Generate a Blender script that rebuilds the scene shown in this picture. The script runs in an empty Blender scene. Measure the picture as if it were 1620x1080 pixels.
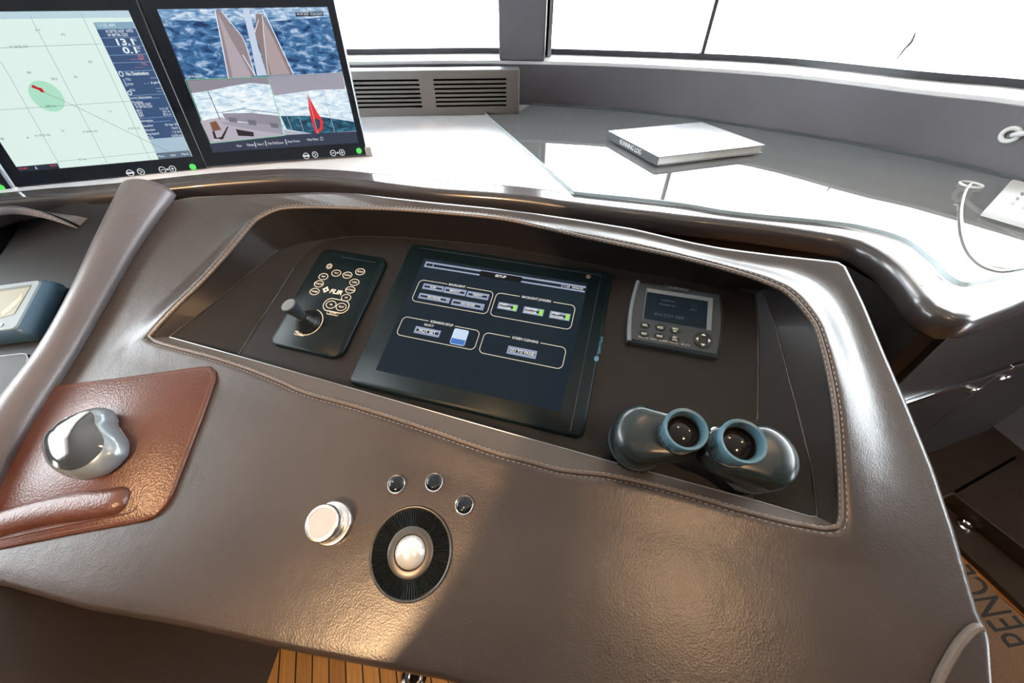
import bpy, math, random
import numpy as np
from mathutils import Matrix, Vector
random.seed(7)
SC = bpy.context.scene
COL = SC.collection
# ------------------------------------------------------------------ camera
FPX = 600.0                       # focal length in pixels of the 1620 px frame
PITCH = math.radians(42.6)
CP, SP = math.cos(PITCH), math.sin(PITCH)
CAM = np.array([0.0, 0.0, 1.22])
cd = bpy.data.cameras.new('camera')
cam = bpy.data.objects.new('camera', cd); COL.objects.link(cam)
cd.sensor_width = 36.0; cd.lens = FPX / 1620.0 * 36.0
cd.clip_start = 0.01; cd.clip_end = 300
cam.location = CAM; cam.rotation_euler = (math.pi / 2 - PITCH, 0, 0)
SC.camera = cam
# ------------------------------------------------------------------ sky, lamps, exposure
wd = bpy.data.worlds.new('bright_overcast'); SC.world = wd; wd.use_nodes = True
bg = wd.node_tree.nodes['Background']
bg.inputs[0].default_value = (0.90, 0.96, 1.0, 1); bg.inputs[1].default_value = 20.0
SC.view_settings.view_transform = 'Standard'; SC.view_settings.look = 'None'
SC.view_settings.gamma = 1.0; SC.view_settings.use_curve_mapping = False
SC.view_settings.exposure = 0.0
def spot(name, loc, target, power, color, size, blend, radius):
    l = bpy.data.lights.new(name, 'SPOT'); l.energy = power; l.color = color
    l.spot_size = math.radians(size); l.spot_blend = blend; l.shadow_soft_size = radius
    o = bpy.data.objects.new(name, l); COL.objects.link(o); o.location = loc
    o.rotation_euler = (Vector(target) - Vector(loc)).to_track_quat('-Z', 'Y').to_euler()
    return o
WARM = (1.0, 0.62, 0.32)
DOWNLIGHTS = [(-0.55, -0.55), (0.42, -0.61), (0.15, 0.35), (-1.25, 0.1), (1.0, 0.1), (-0.4, -1.5), (0.8, -1.5)]

for x_, y_ in DOWNLIGHTS: spot('ceiling_lamp', (x_, y_, 2.08), (x_, y_ + 0.02, 0.0), 28.0 if x_ == 0.42 else 5.0, WARM, 110, 0.6, 0.035)

# ------------------------------------------------------------------ maths: a pixel on a real plane
def ray(x, y):
    X = x - 810.0; Y = 540.0 - y
    return np.array([X, FPX * CP + Y * SP, Y * CP - FPX * SP])
def plane_pt(x, y, o, n):
    r = ray(x, y); return CAM + r * (((o - CAM) @ n) / (r @ n))
def at_z(x, y, z):
    return plane_pt(x, y, np.array([0, 0, z]), np.array([0, 0, 1.0]))
class Frame:
    def __init__(s, o, x, y, z): s.o, s.x, s.y, s.z = map(np.array, (o, x, y, z))
    def loc(s, px, py, w=0.0):
        d = plane_pt(px, py, s.o + s.z * w, s.z) - s.o
        return (float(d @ s.x), float(d @ s.y), w)
    def world(s, u, v, w=0.0): return s.o + s.x * u + s.y * v + s.z * w
    def sub(s, u, v, w=0.0, rot=0.0):
        c, q = math.cos(rot), math.sin(rot)
        return Frame(s.world(u, v, w), s.x * c + s.y * q, -s.x * q + s.y * c, s.z)
    def mat(s):
        return Matrix(((s.x[0], s.y[0], s.z[0], s.o[0]), (s.x[1], s.y[1], s.z[1], s.o[1]), (s.x[2], s.y[2], s.z[2], s.o[2]), (0, 0, 0, 1)))
def tilted(az, sl):
    a, s = math.radians(az), math.radians(sl)
    h = np.array([math.cos(a), math.sin(a), 0.0])
    up = -np.array([math.sin(a) * math.cos(s), -math.cos(a) * math.cos(s), -math.sin(s)])
    return h, up, np.cross(h, up)
def quad_frame(quad, width, az, sl):
    h, up, n = tilted(az, sl)
    q = [plane_pt(x, y, CAM - n, n) - CAM for x, y in quad]
    k = width / np.linalg.norm(q[1] - q[0])
    return Frame(CAM + sum(q) / 4 * k, h, up, n)
def flat(az, o):
    a = math.radians(az)
    return Frame(o, (math.cos(a), math.sin(a), 0), (-math.sin(a), math.cos(a), 0), (0, 0, 1.0))
CON = quad_frame(((672, 411), (929, 450), (882, 650), (599.5, 584)), 0.305, -16.0, 22.5)   # wing console slope
MON = quad_frame(((248, 15), (518, 10.8), (568, 225), (337, 242)), 0.3595, 14.0, 75.5)     # right monitor
DECK = 0.88                                                                               # worktop height
def resample(pts, n):
    p = [np.array(q, float) for q in pts]
    d = [0.0]
    for a, b in zip(p, p[1:]): d.append(d[-1] + float(np.linalg.norm(b - a)))
    out = []
    for i in range(n):
        t = d[-1] * i / (n - 1); k = 0
        while k < len(p) - 2 and d[k + 1] < t: k += 1
        f = (t - d[k]) / max(d[k + 1] - d[k], 1e-9)
        out.append(p[k] * (1 - f) + p[k + 1] * f)
    return out
def spline(pts, n, closed=False):
    p = [np.array(q, float) for q in pts]; m = len(p); out = []
    segs = m if closed else m - 1
    g = (lambda i: p[i % m]) if closed else (lambda i: p[min(max(i, 0), m - 1)])
    for i in range(segs):
        a, b, c, d = g(i - 1), g(i), g(i + 1), g(i + 2)
        for k in range(n):
            t = k / n
            out.append(0.5 * ((2 * b) + (c - a) * t + (2 * a - 5 * b + 4 * c - d) * t * t + (3 * b - a - 3 * c + d) * t ** 3))
    if not closed: out.append(p[-1])
    return out

A_, B_ = CON.world(*CON.loc(800, 700, 0.02)[:2], 0.02), CON.world(*CON.loc(640, 1010, 0.02)[:2], 0.02)
perp = np.cross(CON.z, B_ - A_); perp /= np.linalg.norm(perp); perp = perp if perp[0] < 0 else -perp
aim = (A_ + B_) / 2 + perp * 0.55
lampp = np.array([-1.0, -1.06, 2.06])
cone = max(math.degrees(math.acos(float((q - lampp) @ (aim - lampp) / np.linalg.norm(q - lampp) / np.linalg.norm(aim - lampp)))) for q in (A_, B_, (A_ + B_) / 2))
spot('warm_patch_spot', tuple(lampp), tuple(aim), 185.0, WARM, 2 * cone, 0.03, 0.015)  # unseen warm ceiling spot, cone shaped to imitate a shadow edge across the leather

# ------------------------------------------------------------------ materials
def lin(c): return tuple((v / 12.92 if v <= 0.04045 else ((v + 0.055) / 1.055) ** 2.4) for v in c)
def rgb(r, g, b): return lin((r / 255, g / 255, b / 255))
def principled(name):
    m = bpy.data.materials.new(name); m.use_nodes = True
    return m, m.node_tree.nodes, m.node_tree.links, m.node_tree.nodes['Principled BSDF']
def mk(name, col, rough=0.5, metal=0.0, spec=0.5, coat=0.0, bump=0.0, scale=300.0, var=0.0, vscale=8.0, emit=None, estr=1.0, brush=None):
    m, N, L, p = principled(name)
    p.inputs['Base Color'].default_value = (*col, 1); p.inputs['Roughness'].default_value = rough
    p.inputs['Metallic'].default_value = metal; p.inputs['Specular IOR Level'].default_value = spec
    p.inputs['Coat Weight'].default_value = coat; p.inputs['Coat Roughness'].default_value = 0.06
    tc = N.new('ShaderNodeTexCoord')
    if bump:
        t = N.new('ShaderNodeTexNoise'); t.inputs['Scale'].default_value = scale; t.inputs['Detail'].default_value = 3
        if brush:
            mp = N.new('ShaderNodeMapping'); mp.inputs['Scale'].default_value = brush
            L.new(tc.outputs['Object'], mp.inputs[0]); L.new(mp.outputs[0], t.inputs['Vector'])
        else: L.new(tc.outputs['Object'], t.inputs['Vector'])
        b = N.new('ShaderNodeBump'); b.inputs['Strength'].default_value = bump; b.inputs['Distance'].default_value = 0.001
        L.new(t.outputs['Fac'], b.inputs['Height']); L.new(b.outputs[0], p.inputs['Normal'])
    if var:
        t = N.new('ShaderNodeTexNoise'); t.inputs['Scale'].default_value = vscale; t.inputs['Detail'].default_value = 5
        L.new(tc.outputs['Object'], t.inputs['Vector'])
        r = N.new('ShaderNodeValToRGB')
        r.color_ramp.elements[0].position = 0.3; r.color_ramp.elements[1].position = 0.7
        r.color_ramp.elements[0].color = (*[c * (1 - var) for c in col], 1); r.color_ramp.elements[1].color = (*[min(1, c * (1 + var)) for c in col], 1)
        L.new(t.outputs['Fac'], r.inputs[0]); L.new(r.outputs[0], p.inputs['Base Color'])
    if emit:
        p.inputs['Emission Color'].default_value = (*emit, 1); p.inputs['Emission Strength'].default_value = estr
    return m
def lit(name, r, g, b, s=1.0, spec=0.5):      # a lit pixel area of a screen, under the screen's own glass
    return mk(name, (0.004, 0.005, 0.006), 0.12 if spec > 0.3 else 0.4, spec=spec, emit=rgb(r, g, b), estr=s)
def leather(name, col, rough, scale=420.0, bump=0.5, var=0.18, spec=0.5):
    m, N, L, p = principled(name)
    p.inputs['Specular IOR Level'].default_value = spec
    p.inputs['Roughness'].default_value = rough
    tc = N.new('ShaderNodeTexCoord')
    v = N.new('ShaderNodeTexVoronoi'); v.inputs['Scale'].default_value = scale
    n = N.new('ShaderNodeTexNoise'); n.inputs['Scale'].default_value = 38.0; n.inputs['Detail'].default_value = 6
    n2 = N.new('ShaderNodeTexNoise'); n2.inputs['Scale'].default_value = 9.0; n2.inputs['Detail'].default_value = 4
    for t in (v, n, n2): L.new(tc.outputs['Object'], t.inputs['Vector'])
    r = N.new('ShaderNodeValToRGB')
    r.color_ramp.elements[0].position = 0.3; r.color_ramp.elements[1].position = 0.72
    r.color_ramp.elements[0].color = (*[c * (1 - var) for c in col], 1); r.color_ramp.elements[1].color = (*[c * (1 + var) for c in col], 1)
    L.new(n2.outputs['Fac'], r.inputs[0]); L.new(r.outputs[0], p.inputs['Base Color'])
    b1 = N.new('ShaderNodeBump'); b1.inputs['Strength'].default_value = bump; b1.inputs['Distance'].default_value = 0.0006
    b2 = N.new('ShaderNodeBump'); b2.inputs['Strength'].default_value = 0.18; b2.inputs['Distance'].default_value = 0.0025
    L.new(v.outputs['Distance'], b1.inputs['Height']); L.new(n.outputs['Fac'], b2.inputs['Height'])
    L.new(b2.outputs[0], b1.inputs['Normal']); L.new(b1.outputs[0], p.inputs['Normal'])
    return m
M = {}
M['leather'] = leather('brown_leather', (0.031, 0.0222, 0.0194), 0.33, bump=0.2, spec=0.6)
M['pad'] = leather('reddish_brown_leather', (0.080, 0.028, 0.018), 0.36, 300, 0.6)
M['roll'] = leather('mauve_grey_leather', (0.085, 0.075, 0.083), 0.34, 500, 0.3, 0.06)
M['piping'] = leather('tan_piping', (0.10, 0.078, 0.066), 0.32, 700, 0.5, 0.1)
M['thread'] = mk('pale_thread', (0.30, 0.26, 0.23), 0.6)
M['tray'] = mk('dark_taupe_plastic', (0.013, 0.0115, 0.0115), 0.42, spec=0.18, bump=0.15, scale=900)
M['lip'] = mk('taupe_lip', (0.070, 0.060, 0.055), 0.36, spec=0.4, bump=0.15, scale=900)
M['panel'] = mk('dark_panel', (0.012, 0.0118, 0.0128), 0.42, spec=0.12, bump=0.12, scale=900)
M['fascia'] = mk('brown_lacquer', (0.030, 0.025, 0.025), 0.28, coat=0.25)
M['band'] = mk('band_lacquer', (0.085, 0.076, 0.078), 0.16, coat=0.6)
M['deck'] = leather('deck_leather', (0.66, 0.68, 0.72), 0.34, 500, 0.25, 0.06)  # pale base stands in for window reflection; the leather itself is dark
M['wall'] = leather('wall_leather', (0.135, 0.130, 0.148), 0.55, 500, 0.2, 0.05)
M['grille'] = mk('brushed_bronze', (0.20, 0.18, 0.165), 0.40, metal=0.7, bump=0.12, scale=60, brush=(1, 1, 60))
M['black'] = mk('black_plastic', (0.006, 0.009, 0.011), 0.34, spec=0.3)
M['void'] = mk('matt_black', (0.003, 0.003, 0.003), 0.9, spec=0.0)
M['blackgloss'] = mk('black_glass', (0.004, 0.008, 0.014), 0.08)
M['teal_black'] = mk('teal_black_plastic', (0.0035, 0.009, 0.0115), 0.36, spec=0.12)
M['lcd'] = mk('lcd_dark', (0.003, 0.006, 0.009), 0.35, spec=0.1, emit=rgb(10, 26, 36), estr=0.5)
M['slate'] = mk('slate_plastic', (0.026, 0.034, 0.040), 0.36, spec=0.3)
M['slate_lt'] = mk('slate_rim', (0.11, 0.135, 0.155), 0.34)
M['chrome'] = mk('chrome', (0.82, 0.83, 0.85), 0.10, metal=1)
M['steel'] = mk('satin_steel', (0.70, 0.70, 0.70), 0.26, metal=1)
M['silver'] = mk('silver_paint', (0.42, 0.44, 0.46), 0.28, metal=0.8)
M['darksteel'] = mk('dark_ring_metal', (0.075, 0.072, 0.070), 0.32, metal=0.6)
M['pearl'] = mk('pearl_ball', (0.80, 0.80, 0.78), 0.20, metal=0.55, coat=0.6)
M['mouse_top'] = mk('graphite_gloss', (0.030, 0.036, 0.044), 0.10, coat=0.5)
M['mouse_rim'] = mk('silver_blue_shell', (0.27, 0.32, 0.36), 0.24, metal=0.55)
M['blue_case'] = mk('blue_grey_case', (0.040, 0.090, 0.150), 0.34, spec=0.3)
M['blue_rim'] = mk('pale_blue_rim', (0.15, 0.20, 0.24), 0.5, spec=0.25)
M['ink'] = mk('cream_ink', (0.72, 0.66, 0.56), 0.5)
M['inkfaint'] = mk('faint_ink', (0.40, 0.36, 0.32), 0.5)
M['white'] = mk('white_plastic', (0.78, 0.80, 0.80), 0.35)
M['paper'] = mk('paper', (0.72, 0.72, 0.70), 0.7)
M['cover'] = mk('grey_book_cover', (0.30, 0.31, 0.33), 0.26)
M['spine'] = mk('grey_book_spine', (0.10, 0.11, 0.12), 0.35)
M['rubber'] = mk('dark_green_rubber', (0.009, 0.017, 0.018), 0.26)
M['eyecup'] = mk('blue_eyecup', (0.062, 0.135, 0.175), 0.36)
M['lens'] = mk('coated_lens', (0.006, 0.004, 0.004), 0.08, spec=0.35)
M['pedestal'] = mk('dark_brown_leather', (0.040, 0.028, 0.021), 0.45, bump=0.2, scale=500)
M['cabinet'] = mk('dark_cabinet', (0.018, 0.0165, 0.0165), 0.36, spec=0.22)
M['step'] = mk('step_veneer', (0.032, 0.021, 0.015), 0.42, spec=0.25, var=0.2, vscale=14)
M['mat'] = mk('brown_mat', (0.15, 0.080, 0.037), 0.95, bump=0.9, scale=700, var=0.2, vscale=260)
M['matink'] = mk('mat_black', (0.015, 0.012, 0.010), 0.9)
M['ceiling'] = mk('ceiling_panel', (0.42, 0.38, 0.34), 0.6)
M['room'] = mk('brown_wall_panel', (0.13, 0.09, 0.065), 0.45, var=0.15, vscale=6)
M['winframe'] = mk('window_frame', (0.055, 0.055, 0.066), 0.35)
M['sill'] = mk('white_sill', (0.80, 0.81, 0.82), 0.35)
def teak():
    m, N, L, p = principled('teak_planks')
    tc = N.new('ShaderNodeTexCoord'); mp = N.new('ShaderNodeMapping'); mp.vector_type = 'POINT'
    mp.inputs['Rotation'].default_value = (0, 0, math.radians(-20)); L.new(tc.outputs['Object'], mp.inputs[0])
    sx = N.new('ShaderNodeSeparateXYZ'); L.new(mp.outputs[0], sx.inputs[0])
    def mathn(op, a, b=None):
        q = N.new('ShaderNodeMath'); q.operation = op
        for i, x in enumerate((a, b)):
            if x is None: continue
            if isinstance(x, (int, float)): q.inputs[i].default_value = x
            else: L.new(x, q.inputs[i])
        return q.outputs[0]
    off = mathn('ADD', sx.outputs[0], 10.0)
    fr = mathn('FRACT', mathn('DIVIDE', off, 0.0385)); idx = mathn('FLOOR', mathn('DIVIDE', off, 0.0385))
    gap = mathn('LESS_THAN', fr, 0.09)
    wn = N.new('ShaderNodeTexWhiteNoise'); wn.noise_dimensions = '1D'; L.new(idx, wn.inputs['W'])
    st = N.new('ShaderNodeMapping'); st.inputs['Scale'].default_value = (180, 7, 7); L.new(mp.outputs[0], st.inputs[0])
    no = N.new('ShaderNodeTexNoise'); no.inputs['Scale'].default_value = 1.0; no.inputs['Detail'].default_value = 4; L.new(st.outputs[0], no.inputs['Vector'])
    f = mathn('ADD', mathn('MULTIPLY', no.outputs['Fac'], 0.7), mathn('MULTIPLY', wn.outputs['Value'], 0.3))
    r = N.new('ShaderNodeValToRGB'); r.color_ramp.elements[0].color = (0.42, 0.165, 0.035, 1); r.color_ramp.elements[1].color = (0.78, 0.36, 0.085, 1)
    r.color_ramp.elements[0].position = 0.25; r.color_ramp.elements[1].position = 0.75
    L.new(f, r.inputs[0])
    mx = N.new('ShaderNodeMix'); mx.data_type = 'RGBA'; L.new(gap, mx.inputs[0]); L.new(r.outputs[0], mx.inputs[6]); mx.inputs[7].default_value = (0.012, 0.008, 0.006, 1)
    L.new(mx.outputs[2], p.inputs['Base Color']); p.inputs['Roughness'].default_value = 0.4
    return m
M['teak'] = teak()
def glass(name, tint, rough=0.0, ior=1.45):
    m = bpy.data.materials.new(name); m.use_nodes = True; N, L = m.node_tree.nodes, m.node_tree.links; N.clear()
    o = N.new('ShaderNodeOutputMaterial'); t = N.new('ShaderNodeBsdfTransparent'); t.inputs[0].default_value = (*tint, 1)
    g = N.new('ShaderNodeBsdfGlossy'); g.inputs['Roughness'].default_value = rough
    f = N.new('ShaderNodeFresnel'); f.inputs[0].default_value = ior
    x = N.new('ShaderNodeMixShader'); L.new(f.outputs[0], x.inputs[0]); L.new(t.outputs[0], x.inputs[1]); L.new(g.outputs[0], x.inputs[2]); L.new(x.outputs[0], o.inputs[0])
    return m
M['pane'] = glass('window_glass', (0.97, 0.99, 0.99))
M['sheet'] = glass('table_glass', (0.93, 0.965, 0.975), 0.015, 1.5)
M['sheet_edge'] = mk('polished_glass_edge', (0.36, 0.44, 0.46), 0.12)
def sea(name, dark, mid, light, sx, sy, lo=0.36, hi=0.64):
    m, N, L, p = principled(name)
    tc = N.new('ShaderNodeTexCoord'); mp = N.new('ShaderNodeMapping'); mp.inputs['Scale'].default_value = (sx, sy, 1); L.new(tc.outputs['Object'], mp.inputs[0])
    n = N.new('ShaderNodeTexNoise'); n.inputs['Scale'].default_value = 1; n.inputs['Detail'].default_value = 6; n.inputs['Roughness'].default_value = 0.65; n.inputs['Distortion'].default_value = 0.6
    L.new(mp.outputs[0], n.inputs['Vector'])
    r = N.new('ShaderNodeValToRGB'); e = r.color_ramp.elements
    e[0].position = lo; e[0].color = (*dark, 1); e[1].position = hi; e[1].color = (*light, 1); k = e.new((lo + hi) / 2); k.color = (*mid, 1)
    L.new(n.outputs['Fac'], r.inputs[0]); L.new(r.outputs[0], p.inputs['Emission Color']); p.inputs['Emission Strength'].default_value = 1.0
    p.inputs['Base Color'].default_value = (0.004, 0.005, 0.006, 1); p.inputs['Roughness'].default_value = 0.12
    return m

# ------------------------------------------------------------------ mesh builder
class MB:
    def __init__(s): s.v = []; s.f = []
    def add(s, verts, faces):
        b = len(s.v); s.v += [tuple(map(float, q)) for q in verts]; s.f += [tuple(b + i for i in f) for f in faces]
    def box(s, x0, x1, y0, y1, z0, z1):
        s.add([(x0, y0, z0), (x1, y0, z0), (x1, y1, z0), (x0, y1, z0), (x0, y0, z1), (x1, y0, z1), (x1, y1, z1), (x0, y1, z1)],
              [(3, 2, 1, 0), (4, 5, 6, 7), (0, 1, 5, 4), (1, 2, 6, 5), (2, 3, 7, 6), (3, 0, 4, 7)])
    def loft(s, rings, closed=True, cap0=False, cap1=False):
        n = len(rings[0]); vs = [q for r in rings for q in r]; fs = []
        for k in range(len(rings) - 1):
            for i in range(n if closed else n - 1):
                j = (i + 1) % n
                fs.append((k * n + i, k * n + j, (k + 1) * n + j, (k + 1) * n + i))
        if cap0: fs.append(tuple(reversed(range(n))))
        if cap1: fs.append(tuple((len(rings) - 1) * n + i for i in range(n)))
        s.add(vs, fs)
    def prism(s, pts, z0, z1, ch=0.0):
        a = area(pts); pts = pts if a > 0 else pts[::-1]
        R = [[(x, y, z0) for x, y in pts]]
        if ch:
            R.append([(x, y, z1 - ch) for x, y in pts]); R.append([(x, y, z1) for x, y in offset(pts, -ch)])
        else: R.append([(x, y, z1) for x, y in pts])
        s.loft(R, True, True, True)
    def flat(s, pts, z):
        pts = pts if area(pts) > 0 else pts[::-1]
        s.add([(x, y, z) for x, y in pts], [tuple(range(len(pts)))])
    def tube(s, path, r, seg=10, closed=False, flatten=1.0, up=None, caps=True):
        P = [np.array(q, float) for q in path]; n = len(P); rings = []
        rr = r if hasattr(r, '__len__') else [r] * n
        prev = None
        for i in range(n):
            t = P[(i + 1) % n] - P[i - 1] if closed else P[min(i + 1, n - 1)] - P[max(i - 1, 0)]
            t = t / (np.linalg.norm(t) + 1e-12)
            ref = np.array(up, float) if up is not None else (prev if prev is not None else (np.array([0, 0, 1.0]) if abs(t[2]) < 0.9 else np.array([1.0, 0, 0])))
            b = ref - t * (ref @ t); b /= np.linalg.norm(b) + 1e-12
            if up is None: prev = b
            a = np.cross(t, b)
            rings.append([P[i] + (a * math.cos(2 * math.pi * k / seg) + b * flatten * math.sin(2 * math.pi * k / seg)) * rr[i] for k in range(seg)])
        if closed: rings.append(rings[0])
        s.loft(rings, True, caps and not closed, caps and not closed)
    def lathe(s, prof, seg=48, c=(0, 0, 0)):
        R = [[(c[0] + r * math.cos(2 * math.pi * k / seg), c[1] + r * math.sin(2 * math.pi * k / seg), c[2] + z) for k in range(seg)] for r, z in prof]
        s.loft(R, True, prof[0][0] > 1e-5, prof[-1][0] > 1e-5)
    def stroke(s, pts, wid, z, h=0.0003, closed=False):
        P = [np.array(p[:2], float) for p in pts]; n = len(P); L_, R_ = [], []
        for i in range(n):
            a = P[i - 1] if (closed or i) else P[0]; b = P[(i + 1) % n] if (closed or i < n - 1) else P[-1]
            t = b - a; t /= np.linalg.norm(t) + 1e-12; m = np.array([-t[1], t[0]]) * wid / 2
            L_.append(P[i] + m); R_.append(P[i] - m)
        rings = [[(l[0], l[1], z), (l[0], l[1], z + h), (r[0], r[1], z + h), (r[0], r[1], z)] for l, r in zip(L_, R_)]
        if closed: rings.append(rings[0])
        s.loft(rings, True, not closed, not closed)
    def text(s, body, x, y, size, z=0.0, h=0.0002, rot=0.0, align='CENTER', shear=0.0, width=None, bold=0.0):
        c = bpy.data.curves.new('lettering', 'FONT'); c.body = body; c.size = size; c.align_x = align; c.align_y = 'CENTER'; c.extrude = h; c.offset = bold * size
        c.shear = shear; c.resolution_u = 3
        o = bpy.data.objects.new('lettering', c); COL.objects.link(o)
        dg = bpy.context.evaluated_depsgraph_get(); me = bpy.data.meshes.new_from_object(o.evaluated_get(dg))
        vs = [v.co.copy() for v in me.vertices]; k = 1.0
        if width and vs:
            w = max(v.x for v in vs) - min(v.x for v in vs); k = width / w if w > 0 else 1
        ca, sa = math.cos(rot), math.sin(rot)
        s.add([(x + v.x * k * ca - v.y * sa, y + v.x * k * sa + v.y * ca, z + v.z) for v in vs], [tuple(p.vertices) for p in me.polygons])
        bpy.data.objects.remove(o); bpy.data.curves.remove(c); bpy.data.meshes.remove(me)
    def xf(s, fn): s.v = [tuple(fn(*q)) for q in s.v]; return s
    def build(s, name, mat, parent=None, ang=35, bevel=0.0, sub=0):
        me = bpy.data.meshes.new(name); me.from_pydata(s.v, [], s.f); me.update()
        import bmesh
        b = bmesh.new(); b.from_mesh(me); bmesh.ops.recalc_face_normals(b, faces=b.faces)
        bmesh.ops.triangulate(b, faces=[f for f in b.faces if len(f.verts) > 4], ngon_method='EAR_CLIP'); b.to_mesh(me); b.free()
        me.materials.append(M[mat] if isinstance(mat, str) else mat)
        for p in me.polygons: p.use_smooth = True
        me.set_sharp_from_angle(angle=math.radians(ang))
        o = bpy.data.objects.new(name, me); COL.objects.link(o)
        if parent: o.parent = parent
        if bevel:
            q = o.modifiers.new('bevel', 'BEVEL'); q.width = bevel; q.segments = 2; q.limit_method = 'ANGLE'; q.angle_limit = math.radians(40)
        if sub:
            q = o.modifiers.new('subdivision', 'SUBSURF'); q.levels = sub; q.render_levels = sub
        return o
def area(p): return sum(p[i - 1][0] * p[i][1] - p[i][0] * p[i - 1][1] for i in range(len(p))) / 2
def offset(pts, d):       # outward by d for a counter-clockwise outline
    n = len(pts); out = []
    for i in range(n):
        a, b, c = (np.array(pts[k % n][:2], float) for k in (i - 1, i, i + 1))
        t1 = b - a; t2 = c - b; t1 /= np.linalg.norm(t1) + 1e-12; t2 /= np.linalg.norm(t2) + 1e-12
        n1 = np.array([t1[1], -t1[0]]); n2 = np.array([t2[1], -t2[0]]); m = n1 + n2; m /= max(np.linalg.norm(m), 1e-6)
        out.append(tuple(b + m * d / max(m @ n1, 0.5)))
    return out
def rrect(w, h, r, n=6, cx=0, cy=0):
    out = []
    for k, (sx, sy) in enumerate(((1, 1), (-1, 1), (-1, -1), (1, -1))):
        for i in range(n + 1):
            a = math.pi / 2 * (k + i / n)
            out.append((cx + sx * (w / 2 - r) + r * math.cos(a), cy + sy * (h / 2 - r) + r * math.sin(a)))
    return out
def ell(rx, ry, n=32, cx=0, cy=0, rot=0):
    return [(cx + rx * math.cos(a) * math.cos(rot) - ry * math.sin(a) * math.sin(rot), cy + rx * math.cos(a) * math.sin(rot) + ry * math.sin(a) * math.cos(rot)) for a in (2 * math.pi * k / n for k in range(n))]
def thing(name, label, cat, fr=None, group=None):
    o = bpy.data.objects.new(name, None); COL.objects.link(o); o.empty_display_size = 0.05
    if fr is not None: o.matrix_world = fr.mat()
    o['label'] = label; o['category'] = cat
    if group: o['group'] = group
    return o
def struct(o): o['kind'] = 'structure'; return o
def stuff(o): o['kind'] = 'stuff'; return o

# ================================================================== THE SETTING
def P2(px, py, z): q = at_z(px, py, z); return (q[0], q[1])
SILL = 1.03
top_c = [(-2.42, -0.3), (-2.36, 0.55), (-1.95, 1.25), (-1.25, 1.64)] + [P2(x, y, SILL) for x, y in ((570, 97), (790, 95.5), (1000, 101), (1230, 115), (1459, 141.6), (1620, 159))]
base_c = [(-2.42, -0.3), (-2.36, 0.55), (-1.95, 1.27), (-1.25, 1.68)] + [(top_c[4][0], top_c[4][1] + 0.02), (top_c[5][0], top_c[5][1] + 0.05)] + [P2(x, y, DECK) for x, y in ((1000, 176), (1230, 206.5), (1459, 248), (1620, 286))]
out_c = [(-2.72, -0.3), (-2.66, 0.65), (-2.15, 1.5), (-1.4, 1.95)] + [P2(x, y, SILL) for x, y in ((559, 86.5), (786, 84.5), (1000, 90), (1230, 101), (1459, 126), (1620, 140))]
top_c += [(1.47, 0.62), (1.58, 0.15), (1.62, -0.3)]; base_c += [(1.46, 0.55), (1.58, 0.12), (1.62, -0.3)]; out_c += [(1.74, 0.66), (1.88, 0.18), (1.92, -0.3)]
N_ = 72
def dens(c): return [tuple(q) for q in resample(spline(c, 10), N_)]
TOPC, BASC, OUTC = dens(top_c), dens(base_c), dens(out_c)
def sweep(cols): return [[c[i] for c in cols] for i in range(N_)]
def lift(c, z): return [(x, y, z) for x, y in c]
def pushout(c, d):            # the room-side curve runs left to right; outside lies to its left
    res = []
    for i, (x, y) in enumerate(c):
        a = np.array(c[max(i - 1, 0)]); b = np.array(c[min(i + 1, len(c) - 1)]); t = (b - a) / (np.linalg.norm(b - a) + 1e-9)
        res.append((x - t[1] * d, y + t[0] * d))
    return res
b = MB(); b.loft(sweep([lift(pushout(BASC, 0.40), 0.0), lift(pushout(BASC, 0.40), DECK - 0.05), lift(BASC, DECK - 0.026), lift(BASC, DECK + 0.008), lift(TOPC, SILL - 0.012), lift(pushout(TOPC, 0.02), SILL - 0.012), lift(pushout(BASC, 0.42), DECK - 0.04), lift(pushout(BASC, 0.42), 0.0)]), True, True, True)
struct(b.build('wall_front', 'wall'))
b = MB(); b.loft(sweep([lift(TOPC, SILL - 0.012), lift(TOPC, SILL), lift(pushout(OUTC, 0.04), SILL), lift(pushout(OUTC, 0.04), SILL - 0.012)]), True, True, True)
struct(b.build('trim_1', 'sill', bevel=0.003))
HEAD = 1.98
b = MB(); b.loft(sweep([lift(OUTC, SILL), lift(OUTC, SILL + 0.019), lift(pushout(OUTC, 0.03), SILL + 0.019), lift(pushout(OUTC, 0.03), SILL)]), True, True, True)
b.loft(sweep([lift(OUTC, HEAD), lift(OUTC, 2.12), lift(pushout(OUTC, 0.04), 2.12), lift(pushout(OUTC, 0.04), HEAD)]), True, True, True)
w1 = struct(b.build('window_1', 'winframe'))
g = MB(); POUT = pushout(OUTC, 0.015); g.loft([lift(POUT, SILL + 0.015), lift(POUT, HEAD + 0.01)], False)
g.build('pane', 'pane', w1)
q = np.array(P2(1075, 80, SILL)); k = min(range(N_), key=lambda i: abs(OUTC[i][0] - q[0]))
g = MB(); g.box(OUTC[k][0] - 0.007, OUTC[k][0] + 0.007, OUTC[k][1] - 0.006, OUTC[k][1] + 0.012, SILL + 0.01, HEAD + 0.01); g.build('glazing_bar', 'winframe', w1)
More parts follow.
